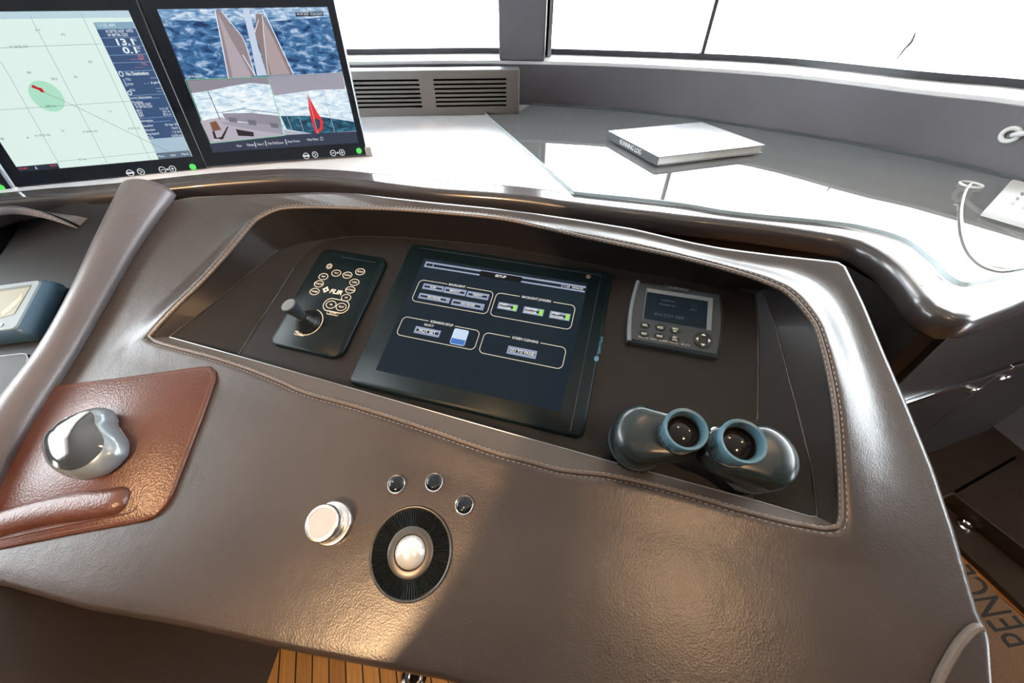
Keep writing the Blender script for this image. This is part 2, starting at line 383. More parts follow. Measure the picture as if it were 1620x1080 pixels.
# pillar between the two front windows
pl = np.array(P2(790, 96, SILL)); pr = np.array(P2(861, 97, SILL))
b = MB(); b.prism([tuple(pl), tuple(pr), (pr[0] + 0.03, pr[1] + 0.36), (pl[0] + 0.0, pl[1] + 0.36)], SILL, 2.1)
struct(b.build('trim_2', 'wall', bevel=0.006))
g = MB(); c = np.array(P2(865, 82, SILL)); g.prism([(c[0] - 0.008, c[1] - 0.16), (c[0] + 0.006, c[1] - 0.16), (c[0] + 0.006, c[1] - 0.005), (c[0] - 0.008, c[1] - 0.005)], SILL, 2.1); struct(g.build('trim_3', 'silver'))
b = MB(); b.box(-3.3, 2.6, -2.4, 2.75, -0.05, 0.0); struct(b.build('floor', 'teak'))
b = MB(); b.box(-3.3, 2.6, -2.4, 2.75, 2.1, 2.15); struct(b.build('ceiling', 'ceiling'))
b = MB(); b.box(-2.75, 2.0, -2.3, -2.2, 0, 2.1); struct(b.build('wall_back', 'room'))
b = MB(); b.box(-2.52, -2.42, -2.2, -0.3, 0, 2.1); b.box(-2.75, -2.42, -0.32, -0.3, SILL, 2.1); struct(b.build('wall_left', 'room'))
b = MB(); b.box(1.62, 1.72, -2.2, -0.3, 0, 2.1); b.box(1.62, 1.95, -0.32, -0.3, SILL, 2.1); struct(b.build('wall_right', 'room'))

# ================================================================== DASHBOARD
ZD = DECK
fas_px = [(0, 317), (110, 307.5), (202, 299), (321, 286), (420, 279), (480, 278.5), (540, 282), (610, 290), (688, 299), (780, 305.5), (836, 311), (908, 321), (1064, 339.5), (1160, 350), (1240, 360), (1310, 371), (1355, 380), (1390, 397), (1417, 416), (1440, 440), (1466, 473), (1482, 488), (1503, 497), (1533, 499), (1573, 487), (1620, 469)]
fas = [(-2.3, 0.28), (-1.75, 0.62)] + [P2(x, y, ZD) for x, y in fas_px] + [(0.95, 0.545), (1.2, 0.64), (1.5, 0.75)]
FAS = [tuple(q) for q in resample(spline(fas, 8), 150)]
def push(c, d): return pushout(c, -d)      # towards the helm
dash = thing('dashboard', 'long dark leather-topped dashboard shelf curving below the windscreen', 'dashboard', flat(0, (0, 0, 0)))
b = MB(); inner = push(FAS, -0.010)
shelf_back = pushout(BASC, -0.012)
lo = [q for q in shelf_back if q[1] > (0.78 if q[0] > 0 else 0.32)]
b.prism(inner + lo[::-1], ZD - 0.025, ZD)
b.build('worktop', 'deck', dash)
prof = [(-0.0101, -0.025), (-0.0101, 0.0), (-0.005, 0.0), (0.001, -0.0015), (0.005, -0.005), (0.008, -0.011), (0.009, -0.018), (0.009, -0.036), (0.006, -0.041), (-0.0101, -0.042)]
b = MB(); b.loft([lift(push(FAS, o), ZD + z) for o, z in prof], False); b.build('fascia', 'fascia', dash, ang=60)
b = MB(); SKT = [q for q in FAS if q[0] < 0.62 or q[1] < 0.52 and q[0] < 0.64]
b.loft([lift(push(SKT, -0.022), ZD - 0.04), lift(push(SKT, -0.022), 0.0), lift(push(SKT, -0.05), 0.0), lift(push(SKT, -0.05), ZD - 0.03)], False); b.build('skirt', 'cabinet', dash)
nb = next(i for i, q in enumerate(push(FAS, -0.048)) if q[0] > 0.3 and min(math.hypot(q[0] - x, q[1] - y) for x, y in FAS) < 0.0465)
b = MB(); b.loft([lift(push(FAS, -0.047)[:nb], ZD - 0.001), lift(push(FAS, -0.0465)[:nb], ZD + 0.0006), lift(push(FAS, -0.006)[:nb], ZD + 0.0006), lift(push(FAS, -0.004)[:nb], ZD - 0.002)], False); b.build('edge_band', 'band', dash, ang=12)
b = MB(); sm = push(FAS, -0.050); b.stroke([q for q in sm if -1.9 < q[0] < 0.14 and q[1] > 0.5], 0.003, ZD - 0.0012, 0.0016)
b.build('seam', 'void', dash)

# polished glass sheet lying on the right-hand worktop
gl_px = [(767, 177), (910, 302), (1064, 318), (1160, 333), (1313, 348), (1374, 357.5), (1435, 376), (1481, 409.5), (1502, 431), (1527, 444.6), (1557, 440), (1620, 425)]
gp = [P2(x, y, ZD + 0.008) for x, y in gl_px]
gpts = gp[:2] + [tuple(q) for q in spline(gp[1:], 6)[1:]] + [(1.0, 0.64), (1.3, 0.745)]
backg = [q for q in pushout(BASC, -0.02) if q[0] > 0.03 and q[1] > 0.9]
gpts = gpts + [(1.38, 0.8)] + backg[::-1] + [P2(820, 178, ZD + 0.008)]
sheet = thing('glass_tabletop', 'clear polished glass sheet covering the right worktop below the window', 'glass top', flat(0, (0, 0, 0)))
b = MB(); b.flat(gpts, ZD + 0.008); b.build('pane', 'sheet', sheet)
b = MB(); c = gpts[:-len(backg) - 2]; b.stroke(c, 0.005, ZD + 0.0004, 0.0074); b.stroke(backg, 0.004, ZD + 0.0004, 0.0076); b.build('polished_edge', 'sheet_edge', sheet)

# louvred vent box under the left window
va, vb = np.array(P2(581.5, 185, ZD)), np.array(P2(820, 181, ZD))
VF = Frame((va[0], va[1], ZD), (*((vb - va) / np.linalg.norm(vb - va)), 0), (0, 0, 1.0), (0, 0, 0)); VF.z = np.cross(VF.x, VF.y)
vent = thing('vent_grille', 'bronze brushed-metal louvred air vent panel under the window behind the monitor', 'vent', VF)
W_ = float(np.linalg.norm(vb - va)); Ht = VF.loc(700, 112)[1]
x0 = -0.75; g1 = VF.loc(687, 140)[0]; g2 = VF.loc(801, 140)[0]; gap = VF.loc(664, 140)[0]; sy = [VF.loc(740, y)[1] for y in (126.0, 133.2, 140.2, 147.2, 154, 160.6, 167.2)]
sh = abs(sy[0] - sy[1]) * 0.46
b = MB(); y1 = sy[0] + sh / 2; y0 = sy[-1] - sh / 2
cols = [(gap - (g2 - g1) - 0.06 - (g2 - g1), gap - (g2 - g1) - 0.06), (gap - (g2 - g1), gap), (g1, g2)]
b.box(x0, W_, y1, Ht, -0.004, 0); b.box(x0, W_, 0.001, y0, -0.004, 0)
xs = [x0] + [e for c in cols for e in c] + [W_]
for a_, b_ in zip(xs[0::2], xs[1::2]):
    if b_ > a_: b.box(a_, b_, y0, y1, -0.004, 0)
for ca, cb in cols:
    for k in range(6):
        t, u = sy[k] - sh / 2, sy[k + 1] + sh / 2
        b.add([(ca, t, 0), (cb, t, 0), (cb, u, 0), (ca, u, 0), (ca, t, -0.004), (cb, t, -0.004), (cb, u - 0.002, -0.02), (ca, u - 0.002, -0.02)],
              [(0, 1, 2, 3), (7, 6, 5, 4), (0, 4, 5, 1), (1, 5, 6, 2), (2, 6, 7, 3), (3, 7, 4, 0)])
b.build('louvre_plate', 'grille', vent)
b = MB(); b.box(x0 + 0.01, W_ - 0.01, 0.01, Ht - 0.01, -0.04, -0.03); b.build('backing', 'void', vent)
b = MB(); b.box(x0, W_, Ht, Ht + 0.003, -0.06, 0.001); b.box(W_, W_ + 0.003, 0.001, Ht + 0.003, -0.06, 0.001); b.build('cap_strip', 'silver', vent)

# cabinet under the right worktop
ta, tb = at_z(1430, 640, 0.59), at_z(1620, 575, 0.59)
d = (tb - ta) / np.linalg.norm(tb - ta)
CF = Frame(ta, d, (0, 0, 1.0), np.cross(d, (0, 0, 1.0)))
cab = thing('storage_cabinet', 'dark brown storage cabinet with chrome trim strip below the right worktop', 'cabinet', CF)
L0, L1 = -0.10, 0.92
b = MB(); b.box(L0, L1, -0.585, 0.244, -0.12, -0.022); b.build('carcass', 'cabinet', cab)
b = MB(); b.box(L0, L1, 0.008, 0.243, -0.021, -0.004); b.build('drawer_front', 'cabinet', cab, bevel=0.002)
jx = CF.loc(1597, 583)[0]
for k, (a_, b_) in enumerate(((L0, jx - 0.002), (jx + 0.002, L1))):
    b = MB(); b.box(a_, b_, -0.515, -0.006, -0.021, -0.004); dr = b.build('door', 'cabinet', cab, bevel=0.002)
    b = MB(); b.box(a_, b_, -0.005, 0.007, -0.021, 0.002); tr = b.build('trim_strip', 'chrome', cab, bevel=0.001)
    lx, ly, _ = CF.loc(*((1545, 616) if k == 0 else (1592, 597)))
    b = MB(); b.lathe([(0.017, 0.0), (0.017, 0.003), (0.013, 0.006), (0.011, 0.004), (0.0, 0.004)], 28); b.xf(lambda x, y, z: (lx + x * 1.25, ly + y * 0.62, z - 0.004))
    lt = b.build('latch', 'chrome', dr); lt['label'] = 'oval chrome latch'
b = MB(); b.box(L0, L1, -0.58, -0.52, -0.06, -0.03); b.build('plinth', 'cabinet', cab)

# low step in front of the cabinet
ZS = 0.07
e0, e1 = np.array(P2(1508, 780, ZS)), np.array(P2(1620, 867, ZS)); de = (e1 - e0) / np.linalg.norm(e1 - e0)
f0, f1 = np.array(P2(1505, 852, 0.02)), np.array(P2(1620, 960, 0.02)); df = (f1 - f0) / np.linalg.norm(f1 - f0)
stp = thing('boarding_step', 'low dark wood step with edge strip in front of the cabinet', 'step', flat(0, (0, 0, 0)))
ea, eb = e0 - de * 0.05, e1 + de * 0.75
q0 = np.array(P2(1483, 788, ZS)); dq = np.array(P2(1607, 723, ZS)) - q0; dq /= np.linalg.norm(dq); nq = np.array([-dq[1], dq[0]]); ql = q0 - dq * 0.42
b = MB(); b.prism([tuple(eb), (1.86, eb[1]), tuple(ql + dq * 0.92 + nq * 0.16), tuple(ql + nq * 0.16), tuple(ql), tuple(q0), tuple(e0)], 0.0, ZS); b.build('tread', 'step', stp, bevel=0.003)
ea = e0 + de * 0.01
fa, fb = f0 - df * 0.01, f1 + df * 0.6
b = MB(); b.prism([tuple(fa), tuple(fb), tuple(eb - (0.004, 0)), tuple(ea - (0.004, 0))], 0.0, 0.02); b.build('edge_strip', 'step', stp, bevel=0.003)
lx, ly = P2(1527, 831, 0.022)
b = MB(); b.lathe([(0.020, 0.0), (0.020, 0.004), (0.015, 0.007), (0.010, 0.003), (0.0, 0.003)], 28, (lx, ly, 0.02)); b.build('ring_pull', 'chrome', stp)
s0, s1 = np.array(P2(1493, 783, ZS)), np.array(P2(1607, 723, ZS))
b = MB(); b.stroke([tuple(e0 + (0.01, 0.004)), tuple(s1)], 0.008, ZS - 0.001, 0.0016); b.build('groove', 'void', stp)

# door mat with lettering
mpx = [(1430, 850), (1492, 858), (1560, 922), (1640, 1000), (1640, 1200), (1330, 1200)]
mt = thing('door_mat', 'brown fibre mat with black capital letters on the floor beside the step', 'mat', flat(0, (0, 0, 0.0)))
b = MB(); b.prism([P2(x, y, 0.012) for x, y in mpx], 0.0005, 0.012); b.build('pile', 'mat', mt)
p0_, p1_ = np.array(P2(1617, 1012, 0.0125)), np.array(P2(1519, 902, 0.0125))
b = MB(); dv = p1_ - p0_; ang = math.atan2(dv[1], dv[0]); mid = (p0_ + p1_) / 2
hN = np.linalg.norm(np.array(P2(1556, 972, 0.0125)) - np.array(P2(1590, 942, 0.0125)))
b.text('PENCE', mid[0], mid[1], hN * 1.25, 0.0121, 0.0004, ang, width=float(np.linalg.norm(dv)) * 1.13); b.build('lettering', 'matink', mt)

# chrome ring set in the teak floor
lx, ly = P2(655, 1071, 0.003)
b = MB(); b.lathe([(0.030, 0.0), (0.030, 0.003), (0.022, 0.005), (0.019, 0.002), (0.0, 0.002)], 32); hr = thing('floor_ring', 'round chrome lift ring set into the teak planks', 'ring', flat(0, (lx, ly, 0.0)))
b.build('ring_plate', 'chrome', hr)
b = MB(); b.tube([(0.014 * math.cos(a), 0.014 * math.sin(a), 0.005) for a in np.linspace(0, 2 * math.pi, 25)[:-1]], 0.0022, 8, True); b.build('lift_ring', 'steel', hr)

# ================================================================== WING CONSOLE
FLOORW, LIPW, BASEW = -0.008, 0.012, 0.020       # heights above the touch screen's plane
def C3(px, py, w): return CON.loc(px, py, w)
con = thing('helm_console', 'brown leather wing console with stitched rim around a sunken instrument tray', 'console', CON)
rim_px = [[(238, 533, .020), (275, 491, .030), (323, 444, .042), (364, 398, .052), (400, 355, .058), (415, 344, .0595), (430, 336, .060)],
          [(430, 336, .060), (444, 331.5, .060), (460, 329.5, .060), (498, 328.5, .060), (560, 330, .060), (640, 333, .060), (780, 345, .060), (851, 358.5, .060), (922, 375, .060), (1007, 393, .060), (1064, 405, .060), (1135, 423, .060), (1192, 440, .060), (1236, 458, .058)],
          [(1236, 458, .058), (1252, 470, .057), (1267, 486, .055), (1288, 515, .050), (1300, 550, .045), (1310, 590, .040), (1319, 640, .035), (1324, 690, .031), (1326, 730, .028), (1329, 800, .0225), (1328, 822, .021), (1324, 832, .0205)],
          [(1324, 832, .0205), (1317, 837, .020), (1307, 836.5, .020), (1230, 822, .020), (1139, 797, .020), (1100, 785, .020), (1030, 766, .020), (960, 751.5, .020), (920, 747.5, .020), (884, 743, .020), (840, 731, .020), (780, 715, .020), (676, 679, .020), (573, 646, .020), (486, 622, .020), (445, 604, .020), (400, 586, .020), (375, 577, .020), (331, 563.5, .020), (275, 549, .020), (248, 540.5, .020), (238, 533, .020)]]
crease_px = [[(268, 533, .012), (335, 482, .015), (405, 424, .012), (440, 395, .006), (478, 384, .0)],
             [(478, 384, .0), (507, 379, -.006), (560, 373, -.0075), (640, 375, -.0075), (780, 388, -.0075), (851, 400, -.0075), (922, 415, -.0075), (1007, 431, -.0075), (1064, 441, -.0075), (1135, 452, -.006), (1172, 456, -.004), (1205, 458, .004)],
             [(1205, 458, .004), (1228, 520, .008), (1247, 595, .011), (1262, 650, .012), (1283, 735, .012), (1293, 817, .012)],
             [(1293, 817, .012), (1281, 816, .012), (1198, 792, .012), (960, 728, .012), (746, 668, .012), (503, 598.6, .012), (375.5, 562.5, .012), (268, 533, .012)]]
floor_px = [[(378, 560, FLOORW), (415, 502, FLOORW), (465, 425, FLOORW), (484, 401, FLOORW), (500, 388, FLOORW)],
            [(500, 388, FLOORW), (520, 379, FLOORW), (560, 374, FLOORW), (640, 376, FLOORW), (780, 389, FLOORW), (922, 416, FLOORW), (1064, 442, FLOORW), (1150, 455, FLOORW), (1195, 466, FLOORW)],
            [(1195, 466, FLOORW), (1199, 520, FLOORW), (1199, 600, FLOORW), (1198, 665, FLOORW), (1203, 794, .012)]]
SN = [40, 110, 60, 120]
def side(pl_, n, sm=True):
    q = [C3(*p) for p in pl_]
    if sm and len(q) > 4: q = spline(q, 6)
    return resample(q, n + 1)[:-1]
RIM = [p for s_, n in zip(rim_px, SN) for p in side(s_, n)]
CREASE = [p for s_, n in zip(crease_px, SN) for p in side(s_, n, False)]
fl = [p for s_, n in zip(floor_px, SN) for p in side(s_, n, False)]
strip = resample([C3(1203, 794, LIPW), C3(378, 563, LIPW)], SN[3] + 1)[:-1]
FLO = [np.array([p[0], p[1], FLOORW]) for p in fl] + [np.array([p[0], p[1], FLOORW]) for p in strip]
NR = len(RIM)
# outer outline of the leather (plane w = BASEW), side by side with the rim
def U(px, py, w=BASEW): q = CON.loc(px, py, w); return (q[0], q[1])
back_l = U(232, 317)
corner = U(1330, 418)
left_o = [U(60, 620), U(105, 540), U(140, 470), U(190, 375), back_l]
def U3(px, py, w): return tuple(CON.loc(px, py, w))
back_o = [back_l, U(270, 319.5), U(300, 313.5), U(360, 310.5), U3(430, 308.5, .024), U3(464, 307, .030), U3(498, 306, .037), U3(530, 306.5, .043), U3(560, 308, .047), U3(614, 314.5, .052), U3(688, 322.5, .055), U3(780, 331.5, .057), U3(850, 340.5, .057), U3(922, 351, .056), U3(1000, 364, .053), U3(1064, 379, .048), U3(1100, 387, .043), U3(1140, 394.5, .036), U3(1180, 400, .029), U3(1240, 407.5, .022), U(1300, 414), U(1326, 417)]
right_o = [U(1326, 417), U(1334, 422), U(1362, 480), U(1395, 560), U(1430, 641), U(1470, 740), U(1503, 840), U(1530, 935), U(1541, 974), U(1552, 990), U(1557, 1010)]
front_o = [U(1557, 1010), U(1561, 1080), (0.615, -0.365), (0.5, -0.395), (0.35, -0.415), (0.13, -0.440), U(700, 1062), U(562, 1037), U(432, 1011.5), U(302, 981.5), U(130, 951), U(0, 914), (-0.66, -0.555), (-0.775, -0.62), (-0.775, -0.45), U(8, 700), U(60, 620)]
def side2(pl_, n): return resample([np.array([q[0], q[1], q[2] if len(q) > 2 else BASEW]) for q in pl_], n + 1)[:-1]
OUT = [np.array([q[0], q[1], q[2]]) for s_, n in zip((left_o, back_o, right_o, front_o), SN) for q in side2(s_, n)]
D_ = [0, .004, .008, .013, .019, .026, .034, .043, .053, .064, .076, .09]
rings = []
hs = [p[2] - q[2] for p, q in zip(RIM, OUT)]
dist = [float(np.linalg.norm(OUT[i][:2] - RIM[i][:2])) for i in range(NR)]
Ls = []
for i in range(NR): Ls.append(min(0.095, dist[i] * 0.80))
def crown(t):      # height profile of the hood: a soft crown, then a slope that runs out flat
    t = min(max(t, 0.0), 1.0)
    return 1 - (3 * t * t - 2 * t ** 3)
for dk in D_:
    r = []
    for i in range(NR):
        f = min(dk / 0.09 * Ls[i] * 1.05 / dist[i], 0.95)
        p = RIM[i] * (1 - f) + OUT[i] * f; d = f * dist[i]
        soft = 0.004 * min(1, d / 0.008) * (1 - min(1, d / min(0.05, Ls[i])))
        p = np.array([p[0], p[1], OUT[i][2] + hs[i] * crown(d / Ls[i]) + soft]); r.append(p)
    rings.append(r)
for t in (0.25, 0.5, 0.75, 0.92, 1.0):
    rings.append([np.array([*(rings[len(D_) - 1][i][:2] * (1 - t) + OUT[i][:2] * t), rings[len(D_) - 1][i][2] * (1 - t) + OUT[i][2] * t]) for i in range(NR)])
o2 = [tuple(q[:2]) for q in OUT]
sgn = 1 if area(o2) > 0 else -1
for d, w in ((0.002, -0.0004), (0.0055, -0.0022), (0.0085, -0.0052), (0.0100, -0.0095), (0.0100, -0.020), (0.007, -0.026), (-0.02, -0.028)):
    rings.append([np.array([x, y, (q[2] if w > -0.015 else BASEW) + w]) for (x, y), q in zip(offset(o2, d * sgn), OUT)])
b = MB(); b.loft(rings); b.build('leather_top', 'leather', con, ang=70)
inner = [[p + np.array([0, 0, -0.001]) for p in RIM]]
# rim wall, side facets, front ledge, tray floor
nl = SN[0] + SN[1] + SN[2]
tray = MB(); led = MB()
vs = [tuple(p) for r in (RIM, CREASE, FLO) for p in r]
tf, lf = [], []
for k in range(2):
    for i in range(NR):
        j = (i + 1) % NR; q = (k * NR + i, k * NR + j, (k + 1) * NR + j, (k + 1) * NR + i)
        (lf if (k == 0 and i >= nl) else tf).append(q)
tray.add(vs, tf); tray.add([tuple(p) for p in FLO], [tuple(range(NR))])
led.add(vs, lf)
tray.build('instrument_tray', 'tray', con, ang=22); lo_ = led.build('front_ledge', 'lip', con, ang=30)
for o_ in (lo_,):
    import bmesh as _bm
    q = _bm.new(); q.from_mesh(o_.data); _bm.ops.delete(q, geom=[v for v in q.verts if not v.link_faces], context='VERTS'); q.to_mesh(o_.data); q.free()
# silver line along the lip edge, put in as its bright highlight
ed = [C3(x, y, LIPW + 0.0004) for x, y in ((268.6, 533), (375.5, 562.5), (503, 598.6), (746, 668), (960, 728), (1198, 792), (1281, 816.5), (1293, 817))]
b = MB(); b.tube(ed, 0.0007, 8); b.build('ledge_highlight', 'silver', con)
M['tray_edge'] = mk('taupe_edge', (0.016, 0.014, 0.014), 0.24, spec=0.5)
for e_ in (crease_px[0][:4], floor_px[0][:3], crease_px[2], floor_px[2][:4]):
    b = MB(); b.tube([np.array(C3(*p)) + np.array([0, 0, 0.0002]) for p in e_], 0.0014, 8); b.build('tray_edge', 'tray_edge', con, ang=80)
# piped and stitched rim
rc = [RIM[i] for i in range(0, NR, 2)]
b = MB(); b.tube([p + np.array([0, 0, 0.0012]) for p in rc], 0.0030, 10, True); b.build('piping', 'piping', con)
b = MB(); rs = spline(rc, 3, True); L_ = 0.0; acc = 0.0
dens_r = resample(rs + [rs[0]], 1400)
rin = [p for p in dens_r]
ctr = np.array([sum(p[0] for p in rc) / len(rc), sum(p[1] for p in rc) / len(rc), 0])
for i in range(0, 1398, 4):
    a_, c_ = dens_r[i], dens_r[i + 2]; t = c_ - a_; t /= np.linalg.norm(t) + 1e-9
    n_ = np.array([-t[1], t[0], 0]); n_ = n_ if n_ @ (a_ - ctr) > 0 else -n_
    for off, zz in ((0.0052, 0.0030), (-0.0022, 0.0030)):
        b.tube([a_ + n_ * off + np.array([0, 0, zz]), (a_ + c_) / 2 + n_ * off + np.array([0, 0, zz + 0.0006]), c_ + n_ * off + np.array([0, 0, zz])], 0.0005, 5)
stuff(b.build('stitching', 'thread', con))
# seam piping that crosses the front right corner
sp = [C3(x, y, BASEW + 0.0025) for x, y in ((1551, 992), (1541, 994), (1530, 1003), (1514, 1022), (1500, 1046), (1488, 1068), (1478, 1092), (1468, 1120))]
b = MB(); b.tube(spline(sp, 5), 0.0042, 10); b.build('corner_piping', 'piping', con)
# underside, side flap and the pedestals that carry it
kp = [(-0.76, -0.60), (-0.76, 0.10), U(232, 330), (-0.2, 0.20), (0.28, 0.22), U(1322, 424), U(1430, 650), U(1530, 960), (0.60, -0.34), (0.35, -0.40), (0.13, -0.42), (-0.35, -0.475), (-0.76, -0.53)]
kc = np.array([sum(q[0] for q in kp) / len(kp), sum(q[1] for q in kp) / len(kp)])
b = MB(); b.prism([tuple(kc + (np.array(q[:2]) - kc) * 0.965) for q in kp[1:]], -0.040, -0.012); b.build('underside', 'pedestal', con)

ped = thing('console_pedestal', 'dark brown pedestal side panel standing on the teak under the console', 'pedestal', flat(0, (0, 0, 0)))
b = MB(); prf = [(-0.45, 0.0), (-0.45, 0.2), (0.05, 0.535), (0.165, 0.612), (0.62, 0.612), (0.62, 0.0)]
b.loft([[(-0.588 - 0.22 * z, y, z) for y, z in prf], [(-1.5, y, z) for y, z in prf]], True, True, True); b.build('side_panel', 'pedestal', ped, bevel=0.006)
b = MB(); b.prism([(-0.57, 0.60), (0.42, 0.36), (0.42, 0.48), (-0.57, 0.72)], 0.0, 0.750); b.build('rear_panel', 'pedestal', ped)

# ------------------------------------------------------------------ left helm panel and the roll that divides it
lp = thing('centre_helm_panel', 'dark sloping helm panel left of the padded grey divider roll', 'panel', CON.sub(0, 0, BASEW))
edge = left_o[1:-1]
pol = [(-1.5, 0.165), U(140, 321), back_l] + [U(190, 375), U(140, 470), U(105, 540), U(60, 620), U(8, 700)] + [(-0.775, -0.62), (-1.5, -0.62)]
b = MB(); b.prism(pol, -0.030, -0.002, 0.002); b.build('panel_plate', 'panel', lp)
gpx = [(-60, 574), (0, 564), (36, 559.5), (43, 560.5), (46, 567), (30, 605), (0, 662), (-40, 730)]
gl = [CON.loc(x, y, BASEW)[:2] for x, y in gpx]
b = MB(); b.prism(gl, -0.003, 0.0015, 0.001); b.build('gloss_inset', 'panel', lp)
b = MB(); b.stroke(gl, 0.0014, 0.0002, 0.0016, True); b.build('inset_rim', 'slate_lt', lp)
hp = [(-90, 352), (-40, 334), (0, 325), (25, 321.5), (50, 322), (74, 327)]
hw = [CON.loc(x, y + 4, BASEW + 0.055) for x, y in hp]
b = MB(); b.tube([(q[0], q[1], 0.05 - 0.051 * (i / 25) ** 3) for i, q in enumerate(spline(hw, 5))], [0.013 - 0.0115 * (i / 25) ** 2 for i in range(26)], 12, flatten=0.8, up=(0, 0, 1)); b.loft([[(q[0], q[1] + 0.008, 0.05 - 0.051 * (i / 25) ** 3) for i, q in enumerate(spline(hw, 5))], [(q[0], q[1] + 0.03, -0.002) for q in spline(hw, 5)]], False); b.build('rim_roll', 'roll', lp)
b = MB(); b.prism([CON.loc(x, y, BASEW)[:2] for x, y in ((-60, 352), (0, 344), (36, 341), (34, 350), (14, 378), (0, 398), (-60, 480))], -0.003, 0.0008); b.build('recess_shade_patch', 'void', lp)  # flat black patch standing in for the shade inside the hollow
b = MB(); st = spline([(q[0], q[1] - 0.004, 0.0605 - 0.045 * (i / 5) ** 3) for i, q in enumerate(hw)], 14)
for i in range(0, len(st) - 2, 2): b.tube([st[i], st[i + 1]], 0.0006, 5)
stuff(b.build('stitching', 'thread', lp))

roll = thing('divider_roll', 'padded mauve-grey leather roll running between the two helm panels', 'bolster', CON.sub(0, 0, BASEW))
prs = [((206, 297), (269, 322)), ((163, 373), (219, 392)), ((117, 462), (172, 474)), ((62, 556), (124, 558)), ((0, 640), (60, 660)), ((-52, 722), (8, 755)), ((-110, 830), (-40, 860))]
cen, rad = [], []
for L_, R_ in prs:
    l, r = np.array(CON.loc(*L_, BASEW + .010)), np.array(CON.loc(*R_, BASEW + .004)); cen.append(((l + r) / 2)[:2]); rad.append(float(np.linalg.norm((l - r)[:2])) / 2 * 0.93)
cs = spline([np.array([c[0], c[1], 0.006]) for c in cen], 8); rsr = [float(x[0]) for x in spline([np.array([r]) for r in rad], 8)]
b = MB(); b.tube(cs, rsr, 28, flatten=0.72, up=(0, 0, 1), caps=False)
t0 = cs[0] - cs[1]; t0 /= np.linalg.norm(t0)
caprings = []
nseg = 28; ring0 = [np.array(b.v[k]) for k in range(nseg)]
for sc, dd in ((1.0, 0.0), (0.97, 0.006), (0.86, 0.011), (0.6, 0.0145), (0.25, 0.016)):
    caprings.append([cs[0] + (p - cs[0]) * sc + t0 * dd for p in ring0])
b.loft(caprings, True, False, True)
b.xf(lambda x, y, z: (x, y, max(z, 0.0003)))
b.build('padding', 'roll', roll, ang=60)

# ================================================================== TOUCH SCREEN
TP = CON.sub(0.0, 0.0, FLOORW)
tp = thing('touch_panel', 'large black touch screen showing a setup page, in the middle of the tray', 'touch screen', TP)
b = MB(); b.prism(rrect(0.386, 0.293, 0.013, 6), 0.0004, 0.010, 0.0035); b.build('bezel', 'teal_black', tp, ang=50)
W0 = 0.0101
def T(px, py): return TP.loc(px, py, W0)[:2]
def upx(q, d=W0): return [TP.loc(x, y, d)[:2] for x, y in q]
b = MB(); b.flat(rrect(0.307, 0.2305, 0.001, 1), W0); scr = b.build('screen', lit('touch_screen_black', 14, 36, 50, 0.7, 0.06), tp)
b = MB(); b.stroke(upx([(664.7, 392), (951, 435.7), (902, 681.6)]), 0.0012, 0.0099, 0.0005); b.build('bezel_groove', 'slate', tp)
GREEN_PX = lit('green_pixels', 150, 222, 80)
STEEL_PX = lit('steel_blue_pixels', 140, 152, 178); WHITE_PX = lit('white_pixels', 232, 230, 224); CREAM_PX = lit('cream_pixels', 214, 204, 178)
gui = MB(); btn = MB(); dark = MB()
Z1 = W0 + 0.0002
def rect_px(mb, x0, y0, x1, y1, z): mb.box(min(x0, x1), max(x0, x1), min(y0, y1), max(y0, y1), z, z + 0.0002)
def bar_btn(a, c, body, size, txt='CENTER'):       # a = top left pixel, c = bottom right pixel
    frame = MB(); gui = MB()
    (xa, ya), (xc, yc) = T(*a), T(*c)
    h = abs(ya - yc)
    rect_px(frame, xa, ya, xc, ya - h * 0.34, Z1); rect_px(frame, xa, yc + h * 0.32, xc, yc, Z1)
    rect_px(frame, xa, ya, xa + 0.003, yc, Z1); rect_px(frame, xc - 0.003, ya, xc, yc, Z1)
    bo = frame.build('button_bar', STEEL_PX, scr)
    if txt == 'LEFT': gui.text(body, xa + 0.003, (ya + yc) / 2, size, Z1 + 0.0004, 0.0001, align='LEFT', bold=0.02)
    else: gui.text(body, (xa + xc) / 2, (ya + yc) / 2, size, Z1 + 0.0004, 0.0001, bold=0.02)
    gui.build('button_lettering', WHITE_PX, scr)
    return xa, ya, xc, yc
# title bar
(xa, ya), (xb, yb) = T(674, 413.8), T(927, 452.5); (_, yl) = T(671.8, 422.5)
hb = 0.0125; yt = (ya + yb) / 2
rect_px(btn, xa, yt, xb, yt - 0.0036, Z1); rect_px(btn, xa, yt - hb + 0.0030, xb, yt - hb, Z1)
mx0 = T(759, 434)[0]; mx1 = T(826, 440)[0]
dark.box(mx0, mx1, yt - hb - 0.0006, yt - 0.0018, Z1 + 0.0001, Z1 + 0.0004)
gui.text('SETUP', T(792, 437.5)[0], yt - hb / 2 - 0.0012, 0.0072, Z1 + 0.0005, 0.0001, bold=0.02)
clk = MB(); clk.text('11:25  29/04/20', xb - 0.021, yt - hb / 2 - 0.0005, 0.0056, Z1 + 0.0005, 0.0001, width=0.034)
rect_px(btn, xa, yt, xa + 0.003, yt - hb, Z1); rect_px(btn, xa + 0.016, yt, xa + 0.0175, yt - hb, Z1); rect_px(btn, xb - 0.041, yt, xb - 0.0395, yt - hb, Z1)
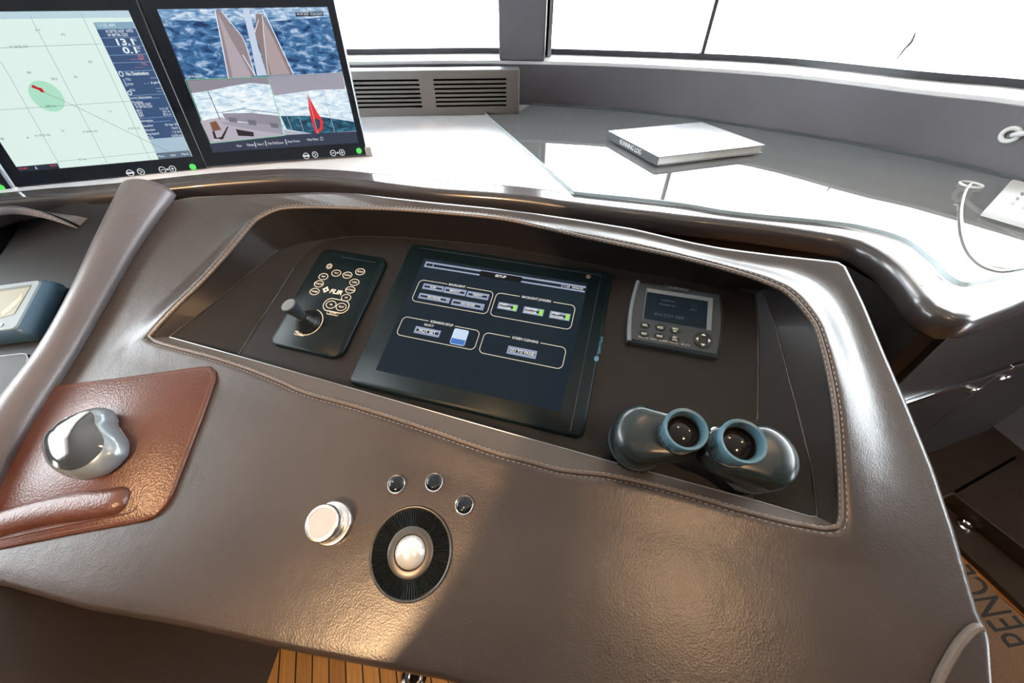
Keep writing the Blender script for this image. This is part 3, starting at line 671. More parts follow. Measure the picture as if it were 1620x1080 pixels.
def group_box(q, title, t0, t1, ts):            # q: four corner pixels clockwise from top left
    p = upx(q); x0_ = (p[0][0] + p[3][0]) / 2; x1_ = (p[1][0] + p[2][0]) / 2; y1_ = (p[0][1] + p[1][1]) / 2; y0_ = (p[2][1] + p[3][1]) / 2
    r = rrect(x1_ - x0_, y1_ - y0_, 0.008, 5, (x0_ + x1_) / 2, (y0_ + y1_) / 2)
    a, c = T(*t0)[0], T(*t1)[0]
    ring = [(c, y1_)] + [r[i] for i in (5, 4, 3, 2, 1, 0)][0:6] + [r[i] for i in range(len(r) - 1, 5, -1)] + [(a, y1_)]
    gold = MB(); gold.stroke(ring, 0.0012, Z1, 0.0002); gold.build('group_outline', CREAM_PX, scr)
    gui = MB(); gui.text(title, (a + c) / 2, y1_, ts, Z1 + 0.0002, 0.0001, width=(c - a) * 0.86, bold=0.01); gui.build('group_title', WHITE_PX, scr)
group_box([(663, 443), (781, 460.5), (771, 497), (652, 476)], 'BACKLIGHT', (708, 450), (738, 455), 0.0062)
group_box([(786, 463), (912, 483.5), (901, 522), (775, 498)], 'BACKLIGHT JOGGERS', (822, 470), (875, 479), 0.0062)
group_box([(638, 501), (760, 522.5), (750, 554), (627, 529)], 'SCENARIOS SETUP', (678, 508), (720, 515), 0.0062)
group_box([(767, 526), (898, 550), (887, 584), (757, 557)], 'SCREEN CLEANING', (807, 534), (855, 542), 0.0062)
for a, c, t in (((671, 448), (700, 462), 'SUN'), ((704.5, 453.5), (735.5, 468.5), 'BRIGHT'), ((740.5, 460), (771.5, 475), 'NIGHT')): bar_btn(a, c, t, 0.0058)
for a, c, t in (((664.5, 463), (710, 480), 'INCREASE'), ((716.5, 472.5), (764, 491), 'DECREASE')):
    x0_, y0_, x1_, y1_ = bar_btn(a, c, t, 0.0056); g_ = MB(); g_.text('II', x1_ - 0.005, (y0_ + y1_) / 2, 0.006, Z1 + 0.0004, 0.0001); g_.build('step_mark', WHITE_PX, scr)
for a, c, t in (((789.5, 477.5), (817, 493), 'PORT\nJOGGER'), ((829.5, 484.5), (858.5, 500.5), 'CENTER\nJOGGER'), ((871, 491.5), (900.5, 508), 'STBD\nJOGGER')):
    x0_, y0_, x1_, y1_ = bar_btn(a, c, t, 0.0056, 'LEFT')
    g_ = MB(); g_.box(x1_ - 0.0075, x1_ - 0.0015, y1_ + 0.001, y0_ - 0.001, Z1 + 0.0003, Z1 + 0.0005); g_.build('status_lamp', GREEN_PX, scr)
bar_btn((658.5, 515.5), (694, 534), 'NOT SET', 0.0078); g_ = MB(); g_.text('SELECT', T(678, 516)[0], T(678, 514.5)[1], 0.0055, Z1 + 0.0002, 0.0001); g_.build('caption', WHITE_PX, scr)
bar_btn((804.5, 546.5), (847, 568), 'GO TO PAGE', 0.0068)
sw = upx([(718, 520), (742, 524.5), (735.5, 546.5), (711.5, 542)]); cx = sum(p[0] for p in sw) / 4; cy = sum(p[1] for p in sw) / 4
sx_, sy_ = 0.026, 0.029
b = MB(); b.prism(rrect(sx_, sy_, 0.003, 4, cx, cy), Z1, Z1 + 0.0003); b.build('switch_icon', lit('pale_blue_pixels', 196, 216, 238), scr)
b = MB(); b.box(cx - sx_ / 2 + 0.001, cx + sx_ / 2 - 0.001, cy - sy_ / 2 + 0.001, cy - sy_ / 2 + 0.0105, Z1 + 0.0004, Z1 + 0.0006); b.build('switch_icon_base', lit('blue_pixels', 40, 105, 190), scr)
btn.build('title_bar', STEEL_PX, scr)
dark.build('title_field', lit('title_field_black', 6, 10, 14, 0.5, 0.05), scr)
gui.build('title_lettering', WHITE_PX, scr); clk.build('clock_lettering', WHITE_PX, scr)
lx, ly = TP.loc(931, 437.5, 0.010)[:2]
b = MB(); b.lathe([(0.0042, 0.0), (0.0042, 0.0012), (0.003, 0.0016), (0.0, 0.0012)], 20, (lx, ly, 0.0096)); sn = b.build('light_sensor', 'piping', tp)
b = MB(); q0 = TP.loc(946, 560, 0.0101); q1 = TP.loc(951, 536, 0.0101); an = math.pi / 2
b.text('TEAM ITALIA', (q0[0] + q1[0]) / 2 + 0.001, (q0[1] + q1[1]) / 2 + 0.002, 0.0062, 0.0101, 0.0001, an, width=0.032)
q2 = TP.loc(943.5, 567, 0.0101); b.stroke(ell(0.0030, 0.0042, 20, q2[0], q2[1]), 0.0010, 0.0101, 0.0002, True); b.stroke(ell(0.0012, 0.0016, 12, q2[0], q2[1]), 0.0016, 0.0101, 0.0002, True)
b.build('maker_lettering', lit('blue_logo', 70, 165, 200, 0.7), tp)

# ================================================================== JOYSTICK PANEL
FP = CON.sub(-0.2985, -0.0035, FLOORW)
fp = thing('joystick_panel', 'black thermal camera control panel with joystick at the left of the tray', 'joystick panel', FP)
b = MB(); b.prism(rrect(0.146, 0.216, 0.020, 8), 0.0004, 0.009, 0.003); b.build('face_plate', 'teal_black', fp, ang=50)
WF = 0.0091
def Fp(px, py): return FP.loc(px, py, WF)[:2]
ink = MB(); tx = MB()
def key_at(cx, cy, t, rx, ry, sz):
    k_ = MB(); k_.stroke(ell(rx, ry, 28, cx, cy), 0.0011, WF, 0.0002, True); ko = k_.build('key_outline', 'ink', fp)
    k_ = MB(); k_.text(t, cx, cy, sz, WF, 0.0001, bold=0.01); k_.build('lettering', 'ink', ko)
z = 9.82
def zc(x, y): return (460 + x / z, 400 + y / z)
for (x, y), t in (((707, 313), 'FOV'), ((880, 345), 'SCENE'), ((1078, 292), 'SETUP'), ((507, 367), 'IR/V'), ((437, 480), 'COLOR'), ((988, 456), 'USER'), ((370, 599), 'HOME'), ((925, 574), 'ACTION'), ((860, 695), 'UP')):
    key_at(*Fp(*zc(x, y)), t, 0.0094, 0.0070, 0.0046)
for (x, y), t in (((627, 802), 'IN'), ((783, 838), 'OUT')):
    key_at(*Fp(*zc(x, y)), t, 0.0098, 0.0076, 0.0050)
ca, cb = Fp(*zc(627, 802)), Fp(*zc(783, 838)); cm = ((ca[0] + cb[0]) / 2, (ca[1] + cb[1]) / 2)
ink.stroke(rrect(0.051, 0.026, 0.013, 8, *cm), 0.0013, WF, 0.0002, True)
cl = (cm[0] + 0.001, cm[1] - 0.0155); ink.stroke([(cl[0] - 0.012, cl[1] + 0.003), (cl[0] - 0.011, cl[1] - 0.0035), (cl[0] + 0.011, cl[1] - 0.0035), (cl[0] + 0.012, cl[1] + 0.003)], 0.0011, WF, 0.0002, True); ink.build('zoom_outline', 'ink', fp); ink = MB(); k_ = MB(); k_.text('ZOOM', *cl, 0.0048, WF, 0.0001); k_.build('zoom_lettering', 'ink', fp)
pc = Fp(*zc(598, 207)); ink.stroke(ell(0.006, 0.006, 6, *pc, rot=0.5), 0.0011, WF, 0.0002, True); ink.stroke(ell(0.003, 0.003, 14, *pc), 0.0010, WF, 0.0002, True); ink.build('power_mark', 'ink', fp); ink = MB()
lc = Fp(*zc(690, 605)); tx.text('FLIR', lc[0] + 0.0015, lc[1], 0.0125, WF, 0.0001, 0.0, shear=0.15, width=0.026, bold=0.03)
dc = Fp(*zc(545, 570)); r_ = 0.0056
for k in range(4):
    a = math.pi / 2 * k; u_ = np.array([math.cos(a), math.sin(a)]); v_ = np.array([-u_[1], u_[0]])
    p = [np.array(dc) + u_ * r_ * 1.3, np.array(dc) + u_ * r_ * 0.35 + v_ * r_ * 0.8, np.array(dc) + u_ * r_ * 0.35 + v_ * 0.0005, np.array(dc) + u_ * r_ * 0.35 - v_ * r_ * 0.8]
    tx.prism([tuple(p[0]), tuple(p[1]), tuple(p[3])], WF, WF + 0.0002)
jb = Fp(488, 509); arc = [(jb[0] + 0.0265 * math.cos(a), jb[1] + 0.0265 * math.sin(a)) for a in np.linspace(math.radians(82), math.radians(-122), 26)]
ink.stroke(arc, 0.0012, WF, 0.0002)
jl = Fp(474, 527.5); ink.stroke([(jl[0] - 0.0105, jl[1] + 0.003), (jl[0] - 0.009, jl[1] - 0.003), (jl[0] + 0.009, jl[1] - 0.003), (jl[0] + 0.0105, jl[1] + 0.003)], 0.0011, WF, 0.0002, True); k_ = MB(); k_.text('PUCK', *jl, 0.0044, WF, 0.0001); k_.build('puck_lettering', 'ink', fp)
ink.build('puck_outline', 'ink', fp); tx.build('maker_logo', 'ink', fp)
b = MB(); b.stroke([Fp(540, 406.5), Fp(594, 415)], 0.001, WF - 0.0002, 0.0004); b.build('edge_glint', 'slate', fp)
b = MB(); rr = [(0.0235, 0), (0.0235, 0.003)]
for k in range(4): rr += [(0.0225 - 0.0028 * k, 0.0045 + 0.0038 * k), (0.0205 - 0.0028 * k, 0.0060 + 0.0038 * k), (0.0198 - 0.0028 * k, 0.0042 + 0.0038 * k + 0.003)]
rr += [(0.010, 0.021), (0.0, 0.022)]
b.lathe(rr, 36, (jb[0], jb[1], WF - 0.001)); b.build('boot', 'black', fp, ang=50)
kt = FP.loc(456, 482, 0.062); ax = np.array([kt[0] - jb[0], kt[1] - jb[1], 0.062 - WF - 0.014]); ax = ax / np.linalg.norm(ax)
b = MB(); st0 = np.array([jb[0], jb[1], WF + 0.014]); ln = float(np.linalg.norm(np.array(kt) - st0))
hp = [(0.0, 0.0075), (0.25, 0.008), (0.5, 0.0095), (0.75, 0.0120), (0.93, 0.0135), (1.0, 0.0130)]
b.tube([st0 + ax * ln * t for t, r in hp], [r for t, r in hp], 28); b.build('stick', 'slate', fp, ang=40)
b = MB(); b.tube([st0 + ax * (ln + d) for d in (0.0, 0.0008, 0.0012)], [0.0118, 0.0112, 0.009], 28); b.build('stick_cap', 'slate_lt', fp)

# ================================================================== ALARM PANEL
AP = CON.sub(0.2987, 0.0765, FLOORW)
ap = thing('alarm_panel', 'small grey bridge alarm panel with dark display at the right of the tray', 'alarm panel', AP)
HA, WA = 0.114, 0.140
def bow(y): return 0.0045 * (1 - (2 * y / HA) ** 2)
ys = np.linspace(-HA / 2, HA / 2, 11)
outl = [(WA / 2 + bow(y) - 0.003, y) for y in ys] + [(-WA / 2 - bow(y) + 0.003, y) for y in ys[::-1]]
b = MB(); b.prism(outl, 0.0004, 0.014, 0.004); b.build('housing', 'slate', ap, ang=30)
def Ap(px, py, w=0.0142): return AP.loc(px, py, w)[:2]
b = MB(); b.tube([(-WA / 2 - bow(y) + 0.0065, y, 0.0122) for y in ys], 0.0034, 10); b.build('side_rail', 'slate_lt', ap)
za = 6.75
def ac(x, y): return (980 + x / za, 430 + y / za)
q = [Ap(*ac(*p)) for p in ((295, 215), (945, 310), (930, 605), (255, 510))]
sx0, sx1 = (q[0][0] + q[3][0]) / 2, (q[1][0] + q[2][0]) / 2; sy1, sy0 = (q[0][1] + q[1][1]) / 2, (q[2][1] + q[3][1]) / 2
b = MB()
def rr4(x0, x1, y0, y1, z): return [(x0, y0, z), (x1, y0, z), (x1, y1, z), (x0, y1, z)]
b.loft([rr4(sx0 - 0.0015, sx1 + 0.0075, sy0 - 0.0015, sy1 + 0.0075, 0.0141), rr4(sx0 - 0.0013, sx1 + 0.0068, sy0 - 0.0013, sy1 + 0.0068, 0.0152), rr4(sx0, sx1, sy0, sy1, 0.0143)]); b.build('display_frame', 'slate_lt', ap)
b = MB(); b.flat([(sx0, sy0), (sx1, sy0), (sx1, sy1), (sx0, sy1)], 0.01435); ds = b.build('display', 'lcd', ap)
wx = sx1 - sx0; wy = sy1 - sy0; DIM = lit('dim_blue_pixels', 26, 62, 82, 0.7)
for (fx, fy, t) in ((0.36, 0.78, 'WATCH'), (0.36, 0.62, 'STAND BY'), (0.78, 0.76, '11:25'), (0.78, 0.60, 'UTC'), (0.40, 0.24, 'WATCH OFF')): b = MB(); b.text(t, sx0 + wx * fx, sy0 + wy * fy, 0.0055 if fy > 0.3 else 0.008, 0.0144, 0.0001); b.build('display_lettering', DIM, ds)
b = MB(); lt = MB()
for (x, y), t in (((272, 572), 'SEL'), ((432, 598), 'MODE'), ((592, 625), 'MENU\nESC'), ((262, 664), 'RESET'), ((425, 690), 'RING'), ((588, 717), 'EXT\nCALL')):
    cx, cy = Ap(*ac(x, y)); kb = MB(); kb.prism(ell(0.0078, 0.0052, 24, cx, cy), 0.0139, 0.0158, 0.0006); kk = kb.build('key', 'black', ap, ang=60)
    kl = MB(); kl.text(t, cx, cy, 0.0042 if '\n' in t else 0.0052, 0.0159, 0.0001, width=0.0085, bold=0.03); kl.build('lettering', lit('key_glow', 214, 210, 186, 0.75), kk)
cx, cy = Ap(*ac(890, 730)); b = MB(); b.lathe([(0.0135, 0.0), (0.0135, 0.0018), (0.012, 0.0024), (0.0, 0.0016)], 36, (cx, cy, 0.0139)); pad_ = b.build('cursor_pad', 'black', ap)
b = MB()
for k in range(4):
    a = math.pi / 2 * k; u_ = np.array([math.cos(a), math.sin(a)]); v_ = np.array([-u_[1], u_[0]]); c_ = np.array([cx, cy])
    b.prism([tuple(c_ + u_ * 0.0108), tuple(c_ + u_ * 0.0072 + v_ * 0.0034), tuple(c_ + u_ * 0.0072 - v_ * 0.0034)], 0.0156, 0.0166)
b.build('arrow_marks', lit('key_glow', 226, 222, 200, 0.8), pad_)
b = MB(); l0, l1 = Ap(*ac(195, 752)), Ap(*ac(748, 850)); b.text('BRIDGE  NAVI  ALARM  PANEL   BR-510', (l0[0] + l1[0]) / 2, -HA / 2 + 0.0098, 0.0048, 0.01405, 0.0001, width=l1[0] - l0[0]); b.build('panel_lettering', 'inkfaint', ap)
b = MB(); l0, l1 = Ap(*ac(510, 170)), Ap(*ac(760, 202)); b.box(l0[0] - 0.004, l1[0] + 0.002, HA / 2 - 0.0085, HA / 2 - 0.001, 0.0125, 0.0146); b.build('name_plate', 'slate', ap)
b = MB(); b.text('FURUNO', (l0[0] + l1[0]) / 2, HA / 2 - 0.0048, 0.0058, 0.01465, 0.0001, width=(l1[0] - l0[0]) * 0.8); b.build('maker_lettering', 'slate_lt', ap)

# ================================================================== CONTROLS ON THE LEATHER
TB = CON.sub(*CON.loc(650, 873, BASEW)[:2], BASEW)
tbt = thing('trackball', 'round recessed trackball with pearl ball and black ribbed ring in brown leather', 'trackball', TB)
b = MB(); b.lathe([(0.0535, -0.002), (0.0545, 0.0015), (0.0532, 0.0032), (0.0517, 0.0030), (0.0503, 0.0010), (0.050, -0.004)], 72); b.build('outer_rim', 'darksteel', tbt, ang=60)
b = MB(); n_ = 180; ringsv = []
for r, zz in ((0.0500, 0.0008), (0.0300, -0.0002)):
    ringsv.append([(r * math.cos(2 * math.pi * k / n_), r * math.sin(2 * math.pi * k / n_), zz + (0.0026 if (k // 1) % 2 else 0.0002) * (1 if r > 0.04 else 0.6)) for k in range(n_)])
b.loft(ringsv); b.build('ribbed_ring', 'black', tbt, ang=20)
b = MB(); b.lathe([(0.0300, -0.001), (0.0300, 0.0022), (0.0288, 0.0030), (0.0212, 0.0030), (0.0200, 0.0012), (0.0196, -0.002)], 64); b.build('inner_ring', 'darksteel', tbt, ang=40)
b = MB(); b.lathe([(0.0198 * math.cos(a), 0.0004 + 0.0150 * math.sin(a)) for a in np.linspace(0, math.pi / 2, 14)], 48); b.build('ball', 'pearl', tbt, ang=80)
KN = CON.sub(*CON.loc(527, 827, BASEW)[:2], BASEW)
kn = thing('control_knob', 'shiny silver rotary knob left of the trackball', 'knob', KN)
b = MB(); b.lathe([(0.0275, 0.0), (0.0275, 0.004), (0.0262, 0.006), (0.0215, 0.007), (0.0200, 0.0085), (0.0, 0.0085)], 56); b.build('skirt', 'steel', kn, ang=40)
b = MB(); b.lathe([(0.0185, 0.008), (0.0185, 0.019), (0.0200, 0.021), (0.0225, 0.023), (0.0225, 0.0275), (0.0212, 0.0292), (0.0180, 0.0296), (0.0176, 0.0290), (0.0, 0.0286)], 56); b.build('cap', 'steel', kn, ang=40)
for (px, py), t in (((628, 766), 'leftmost of three small chrome ringed black buttons above the trackball'), ((687.5, 763), 'middle of three small chrome ringed black buttons above the trackball'), ((735, 798.5), 'rightmost of three small black buttons, above right of the trackball')):
    BF = CON.sub(*CON.loc(px, py, BASEW)[:2], BASEW)
    o = thing('push_button', t, 'button', BF, 'push buttons by the trackball')
    b = MB(); b.lathe([(0.0130, 0.0), (0.0130, 0.0030), (0.0120, 0.0044), (0.0108, 0.0040), (0.0104, 0.0010)], 40); b.build('bezel', 'chrome', o, ang=50)
    b = MB(); b.lathe([(0.0105, 0.0006), (0.0105, 0.0040), (0.0098, 0.0054), (0.0060, 0.0062), (0.0, 0.0064)], 36); b.build('cap', 'blackgloss', o, ang=60)

# mouse pad and mouse
PD = CON.sub(*CON.loc(170, 720, BASEW)[:2], BASEW)
def Q(px, py, w=0.003): return PD.loc(px, py, w)[:2]
pad = thing('mouse_pad', 'reddish-brown stitched leather mouse pad with padded wrist rest', 'mouse pad', PD)
ppx = [(86, 610), (200, 596), (318, 579.5), (333, 579.5), (341, 588), (341, 600), (318, 664), (290, 736), (272, 782), (262, 800), (247, 815), (228, 824), (200, 829.5), (100, 848), (0, 868.5), (-60, 880), (-60, 745), (8, 700), (48, 652)]
pp = [Q(*p) for p in ppx]; pp = pp if area(pp) > 0 else pp[::-1]
b = MB(); b.prism(pp, 0.0004, 0.0048, 0.0016); mp_ = b.build('leather_base', 'pad', pad, ang=60)
b = MB(); ii = offset(pp, -0.0055); path = resample([(x, y, 0.0049) for x, y in ii + [ii[0]]], 700)
for i in range(0, 698, 2): b.tube([path[i], path[i + 1]], 0.00045, 5)
stuff(b.build('stitching', mk('red_brown_thread', (0.22, 0.11, 0.08), 0.6), mp_))
wr = [(-60, 842), (0, 829), (40, 818), (100, 805), (160, 797), (206, 789)]
wc = [np.array([*Q(*p), 0.0045]) for p in wr]; wc2 = spline(wc, 8); wl = len(wc2)
wrad = [0.020 * (1 - max(0, (i - wl * 0.86) / (wl * 0.14)) ** 2.2 * 0.85) for i in range(wl)]
b = MB(); b.tube(wc2, wrad, 20, flatten=0.62, up=(0, 0, 1)); b.xf(lambda x, y, z: (x, y, max(z, 0.0046))); b.build('wrist_rest', 'pad', pad, ang=80)
b = MB(); b.tube([(p[0], p[1], 0.0050) for p in spline([np.array([*Q(*p), 0]) for p in ((-60, 866), (0, 854), (70, 838), (150, 822), (205, 811), (219, 800))], 6)], 0.0016, 8); b.build('wrist_seam', 'pad', pad)

MS = CON.sub(*CON.loc(140, 705, BASEW + 0.02)[:2], BASEW + 0.0052)
zm = 6.753
def mc(x, y, w): return MS.loc(60 + x / zm, 620 + y / zm, w)[:2]
ms = thing('computer_mouse', 'silver and graphite sculpted computer mouse on the reddish-brown leather pad', 'mouse', MS)
mo = [(300, 330), (470, 240), (640, 175), (720, 170), (770, 195), (795, 255), (800, 320), (850, 400), (905, 490), (925, 580), (895, 680), (800, 790), (680, 880), (540, 930), (430, 935), (320, 900), (210, 830), (150, 740), (120, 620), (120, 530), (160, 450), (230, 390)]
mb_ = spline([np.array(mc(x, y, 0.014)) for x, y in mo], 4, True); mcn = sum(mb_) / len(mb_)
def mring(s, w, sh=(0, 0)): return [(mcn[0] + (p[0] - mcn[0]) * s + sh[0], mcn[1] + (p[1] - mcn[1]) * s + sh[1], w) for p in mb_]
b = MB(); b.loft([mring(0.90, 0.0), mring(0.95, 0.003), mring(0.99, 0.008), mring(1.0, 0.014), mring(0.975, 0.021), mring(0.90, 0.028), mring(0.80, 0.0325)], True, True, False); b.build('shell', 'mouse_rim', ms, ang=80)
b = MB(); b.loft([mring(0.80, 0.0325), mring(0.66, 0.0358, (-.001, -.001)), mring(0.48, 0.0382, (-.002, -.002)), mring(0.28, 0.0396, (-.002, -.003)), mring(0.08, 0.0402, (-.002, -.003))], True, False, True); b.build('palm_top', 'mouse_top', ms, ang=80)
b = MB(); wx, wy = mc(345, 300, 0.022); b.tube([(wx - 0.005, wy, 0.021), (wx + 0.005, wy + 0.002, 0.021)], 0.0055, 18); b.build('scroll_wheel', 'silver', ms)
b = MB(); lx, ly = mc(385, 525, 0.036); qx, qy = mc(490, 465, 0.036)
b.text('logitech', lx, ly, 0.0075, 0.0385, 0.0001, math.atan2(qy - ly, qx - lx)); b.build('maker_lettering', 'silver', ms)

# small chart display lying on the left panel
LD = CON.sub(*CON.loc(20, 490, BASEW + 0.03)[:2], BASEW - 0.001)
ld = thing('handheld_display', 'blue-grey cased small chart display lying on the left helm panel', 'display', LD)
HT = 0.034
def lq(px, py, w): return LD.loc(px, py, w)[:2]
tr_, br_ = np.array(lq(66, 444, HT)), np.array(lq(25, 520, HT)); bl_ = np.array(lq(-90, 534, HT))
ex = bl_ - br_; tl_ = tr_ + ex
topq = [tuple(p) for p in (tr_, tl_, bl_, br_)]
cq = sum(np.array(p) for p in topq) / 4
def rq(s_, w): return [(cq[0] + (p[0] - cq[0]) * s_, cq[1] + (p[1] - cq[1]) * s_, w) for p in rp]
def rounded(poly, r, n=5):
    out = []
    for i in range(len(poly)):
        a, b_, c = (np.array(poly[k % len(poly)]) for k in (i - 1, i, i + 1)); u_ = (a - b_) / np.linalg.norm(a - b_); v_ = (c - b_) / np.linalg.norm(c - b_)
        for k in range(n + 1):
            t = k / n; out.append(tuple((b_ + u_ * r) * (1 - t) ** 2 + 2 * b_ * t * (1 - t) + (b_ + v_ * r) * t * t))
    return out
rp = rounded(topq, 0.010)
b = MB(); b.loft([rq(1.14, 0.0004), rq(1.18, 0.010), rq(1.12, 0.026), rq(1.02, HT - 0.001)], True, True, True); b.build('case', 'blue_case', ld, ang=40)
b = MB(); b.loft([rq(1.02, HT - 0.001), rq(1.0, HT + 0.002), rq(0.86, HT + 0.0015)], True, False, True); b.build('front_rim', 'blue_rim', ld, ang=30)
spx = [(-60, 464), (0, 457), (50, 450), (22, 497), (0, 503), (-70, 512)]
ss = [lq(x, y, HT + 0.002) for x, y in spx]
b = MB(); b.flat(ss, HT + 0.0022); so = b.build('screen', lit('sand_pixels', 196, 186, 152, 0.85, 0.1), ld)
b = MB(); b.flat([lq(x, y, HT + 0.002) for x, y in ((2, 494), (30, 470), (36, 462), (34, 474), (16, 492), (4, 499))], HT + 0.0025); b.build('map_shape', lit('cream_map_pixels', 224, 216, 178, 0.9, 0.1), so)
b = MB(); b.flat([lq(x, y, HT + 0.002) for x, y in ((-60, 464), (0, 457), (50, 450), (47, 454), (0, 461), (-60, 468))], HT + 0.0025); b.build('map_bar', lit('olive_pixels', 120, 118, 96, 0.9, 0.1), so)
kx, ky = lq(1, 514, HT + 0.002); b = MB(); b.lathe([(0.004, 0), (0.004, 0.0015), (0, 0.002)], 16, (kx, ky, HT + 0.001)); b.build('key', 'silver', ld)

# ================================================================== BINOCULARS
BN = CON.sub(0.322, -0.145, FLOORW)
bn = thing('binoculars', 'dark green rubber armoured binoculars with blue eyecups standing in the tray', 'binoculars', BN)
def stad(c0, c1, r0, r1, w, n=40):
    c0, c1 = np.array(c0), np.array(c1); ax_ = c1 - c0; L_ = np.linalg.norm(ax_) + 1e-9; ax_ = ax_ / L_; nx = np.array([-ax_[1], ax_[0]]); out = []
    for k in range(n):
        a = 2 * math.pi * k / n; ca, sa = math.cos(a), math.sin(a)
        c, r = (c1, r1) if ca > 0 else (c0, r0)
        p = c + ax_ * r * ca + nx * r * sa if abs(ca) > 1e-6 else c + nx * r * sa
        out.append((p[0], p[1], w))
    return out
eyes = [((1085, 679), (1013, 694), 0.128, 'left'), ((1175, 698), (1190, 727), 0.134, 'right')]
for (ep, op, we, nm) in eyes:
    e = np.array(BN.loc(ep[0], ep[1], we)[:2]); ob = np.array(BN.loc(op[0], op[1], 0.055)[:2]); dv = ob - e
    ob0 = ob
    b = MB()
    R_ = [stad(ob0, ob0 - dv * 0.02, 0.0335, 0.0335, 0.0006), stad(ob0, ob0 - dv * 0.02, 0.036, 0.036, 0.004), stad(ob0, ob0 - dv * 0.02, 0.0365, 0.0365, 0.022), stad(ob0, ob0 - dv * 0.05, 0.0350, 0.0350, 0.034),
          stad(ob, e, 0.0375, 0.020, 0.052), stad(ob, e, 0.0385, 0.0265, 0.062), stad(ob, e, 0.0380, 0.0275, 0.078), stad(ob, e, 0.0350, 0.0265, 0.088), stad(ob * 0.9 + e * 0.1, e, 0.0290, 0.0235, 0.0945), stad(ob * 0.75 + e * 0.25, e, 0.020, 0.0190, 0.0965)]
    b.loft(R_, True, True, True); body = b.build('barrel', 'rubber', bn, ang=70)
    b = MB()
    for k in range(30):
        a = 2 * math.pi * k / 30; c_, s_ = math.cos(a), math.sin(a)
        b.tube([(ob[0] + 0.0362 * c_, ob[1] + 0.0362 * s_, 0.006), (ob[0] + 0.0368 * c_, ob[1] + 0.0368 * s_, 0.016), (ob[0] + 0.0366 * c_, ob[1] + 0.0366 * s_, 0.030)], 0.0014, 6)
    b.build('grip_ribs', 'rubber', body)
    b = MB(); b.lathe([(0.0372, 0.0), (0.0384, 0.002), (0.0372, 0.004)], 40, (ob[0], ob[1], 0.036)); b.build('trim_ring', 'slate', body)
    b = MB(); b.lathe([(0.0215, 0.090), (0.0228, 0.0965), (0.0222, 0.0995), (0.0200, 0.1000)], 40, (e[0], e[1], 0)); b.build('focus_collar', 'slate', bn, ang=60)
    b = MB(); nk = 72; rg = []
    prof_ = [(0.0196, 0.0985, 0), (0.0206, 0.1015, 0.0006), (0.0212, 0.110, 0.0007), (0.0214, 0.117, 0), (0.0224, 0.1175, 0), (0.0238, we, 0), (0.0226, we + 0.0030, 0), (0.0200, we + 0.0022, 0), (0.0186, we - 0.003, 0), (0.0178, we - 0.012, 0)]
    for r, zz, kn_ in prof_: rg.append([(e[0] + (r + kn_ * (1 if (k // 2) % 2 else -1)) * math.cos(2 * math.pi * k / nk), e[1] + (r + kn_ * (1 if (k // 2) % 2 else -1)) * math.sin(2 * math.pi * k / nk), zz) for k in range(nk)])
    b.loft(rg); ec = b.build('eyecup', 'eyecup', bn, ang=50)
    b = MB(); b.lathe([(0.0182, we - 0.0115), (0.0150, we - 0.0105), (0.0146, we - 0.0115), (0.010, we - 0.0100), (0.005, we - 0.0090), (0.0, we - 0.0086)], 36, (e[0], e[1], 0)); b.build('eyepiece_lens', 'lens', bn, ang=80)
    lug = ob * 1.12 - e * 0.12
    b = MB(); ang_ = math.atan2(dv[1], dv[0]) + math.pi / 2
    b.prism([(lug[0] + x * math.cos(ang_) - y * math.sin(ang_), lug[1] + x * math.sin(ang_) + y * math.cos(ang_)) for x, y in rrect(0.016, 0.0055, 0.0025, 4)], 0.088, 0.0935); b.build('strap_slot', 'void', body)
eL, eR = (np.array(BN.loc(*eyes[k][0], eyes[k][2])[:2]) for k in (0, 1)); mid = (eL + eR) / 2
b = MB(); b.prism([tuple(eL + np.array([0.012, 0.016])), tuple(eL + np.array([0.012, -0.010])), tuple(eR + np.array([-0.012, -0.010])), tuple(eR + np.array([-0.012, 0.016]))], 0.058, 0.082, 0.004); b.build('bridge', 'rubber', bn, bevel=0.003)
b = MB(); b.lathe([(0.0085, 0.06), (0.0085, 0.094), (0.0070, 0.0965), (0.0030, 0.0970), (0.0, 0.0968)], 28, (mid[0], mid[1] + 0.010, 0)); b.build('hinge_dial', 'slate', bn, ang=50)
b = MB(); b.lathe([(0.0055, 0.075), (0.0055, 0.091), (0.0040, 0.0925), (0.0, 0.0925)], 20, (mid[0] + 0.0155, mid[1] + 0.017, 0)); b.build('hinge_screw', 'silver', bn)

# ================================================================== LOG BOOK
ZB = ZD + 0.0085
bt = [at_z(x, y, ZB + 0.022) for x, y in ((967, 209.8), (1105, 190), (1203, 227.5), (1050, 250))]
cB = sum(bt) / 4
axs = ((bt[0] - bt[3]) / np.linalg.norm(bt[0] - bt[3]) * 1.0 + (bt[1] - bt[2]) / np.linalg.norm(bt[1] - bt[2])); azb = math.degrees(math.atan2(-axs[1], -axs[0]))
lenS = (np.linalg.norm(bt[0] - bt[3]) + np.linalg.norm(bt[1] - bt[2])) / 2; lenW = (np.linalg.norm(bt[0] - bt[1]) + np.linalg.norm(bt[3] - bt[2])) / 2
BK = flat(azb, (cB[0], cB[1], ZB))           # x runs along the spine towards the viewer, y away from the spine
bk = thing('log_book', 'grey hardback running log book lying on the glass tabletop', 'book', BK)
hS, hW = lenS / 2, lenW / 2
b = MB(); b.box(-hS, hS, -hW, hW, 0.0, 0.0025); b.box(-hS, hS, -hW, hW, 0.0195, 0.022); b.build('cover', 'cover', bk, bevel=0.0006)
b = MB(); b.box(-hS, hS, -hW - 0.0025, -hW + 0.0005, 0.0, 0.022); b.build('spine', 'spine', bk, bevel=0.001)
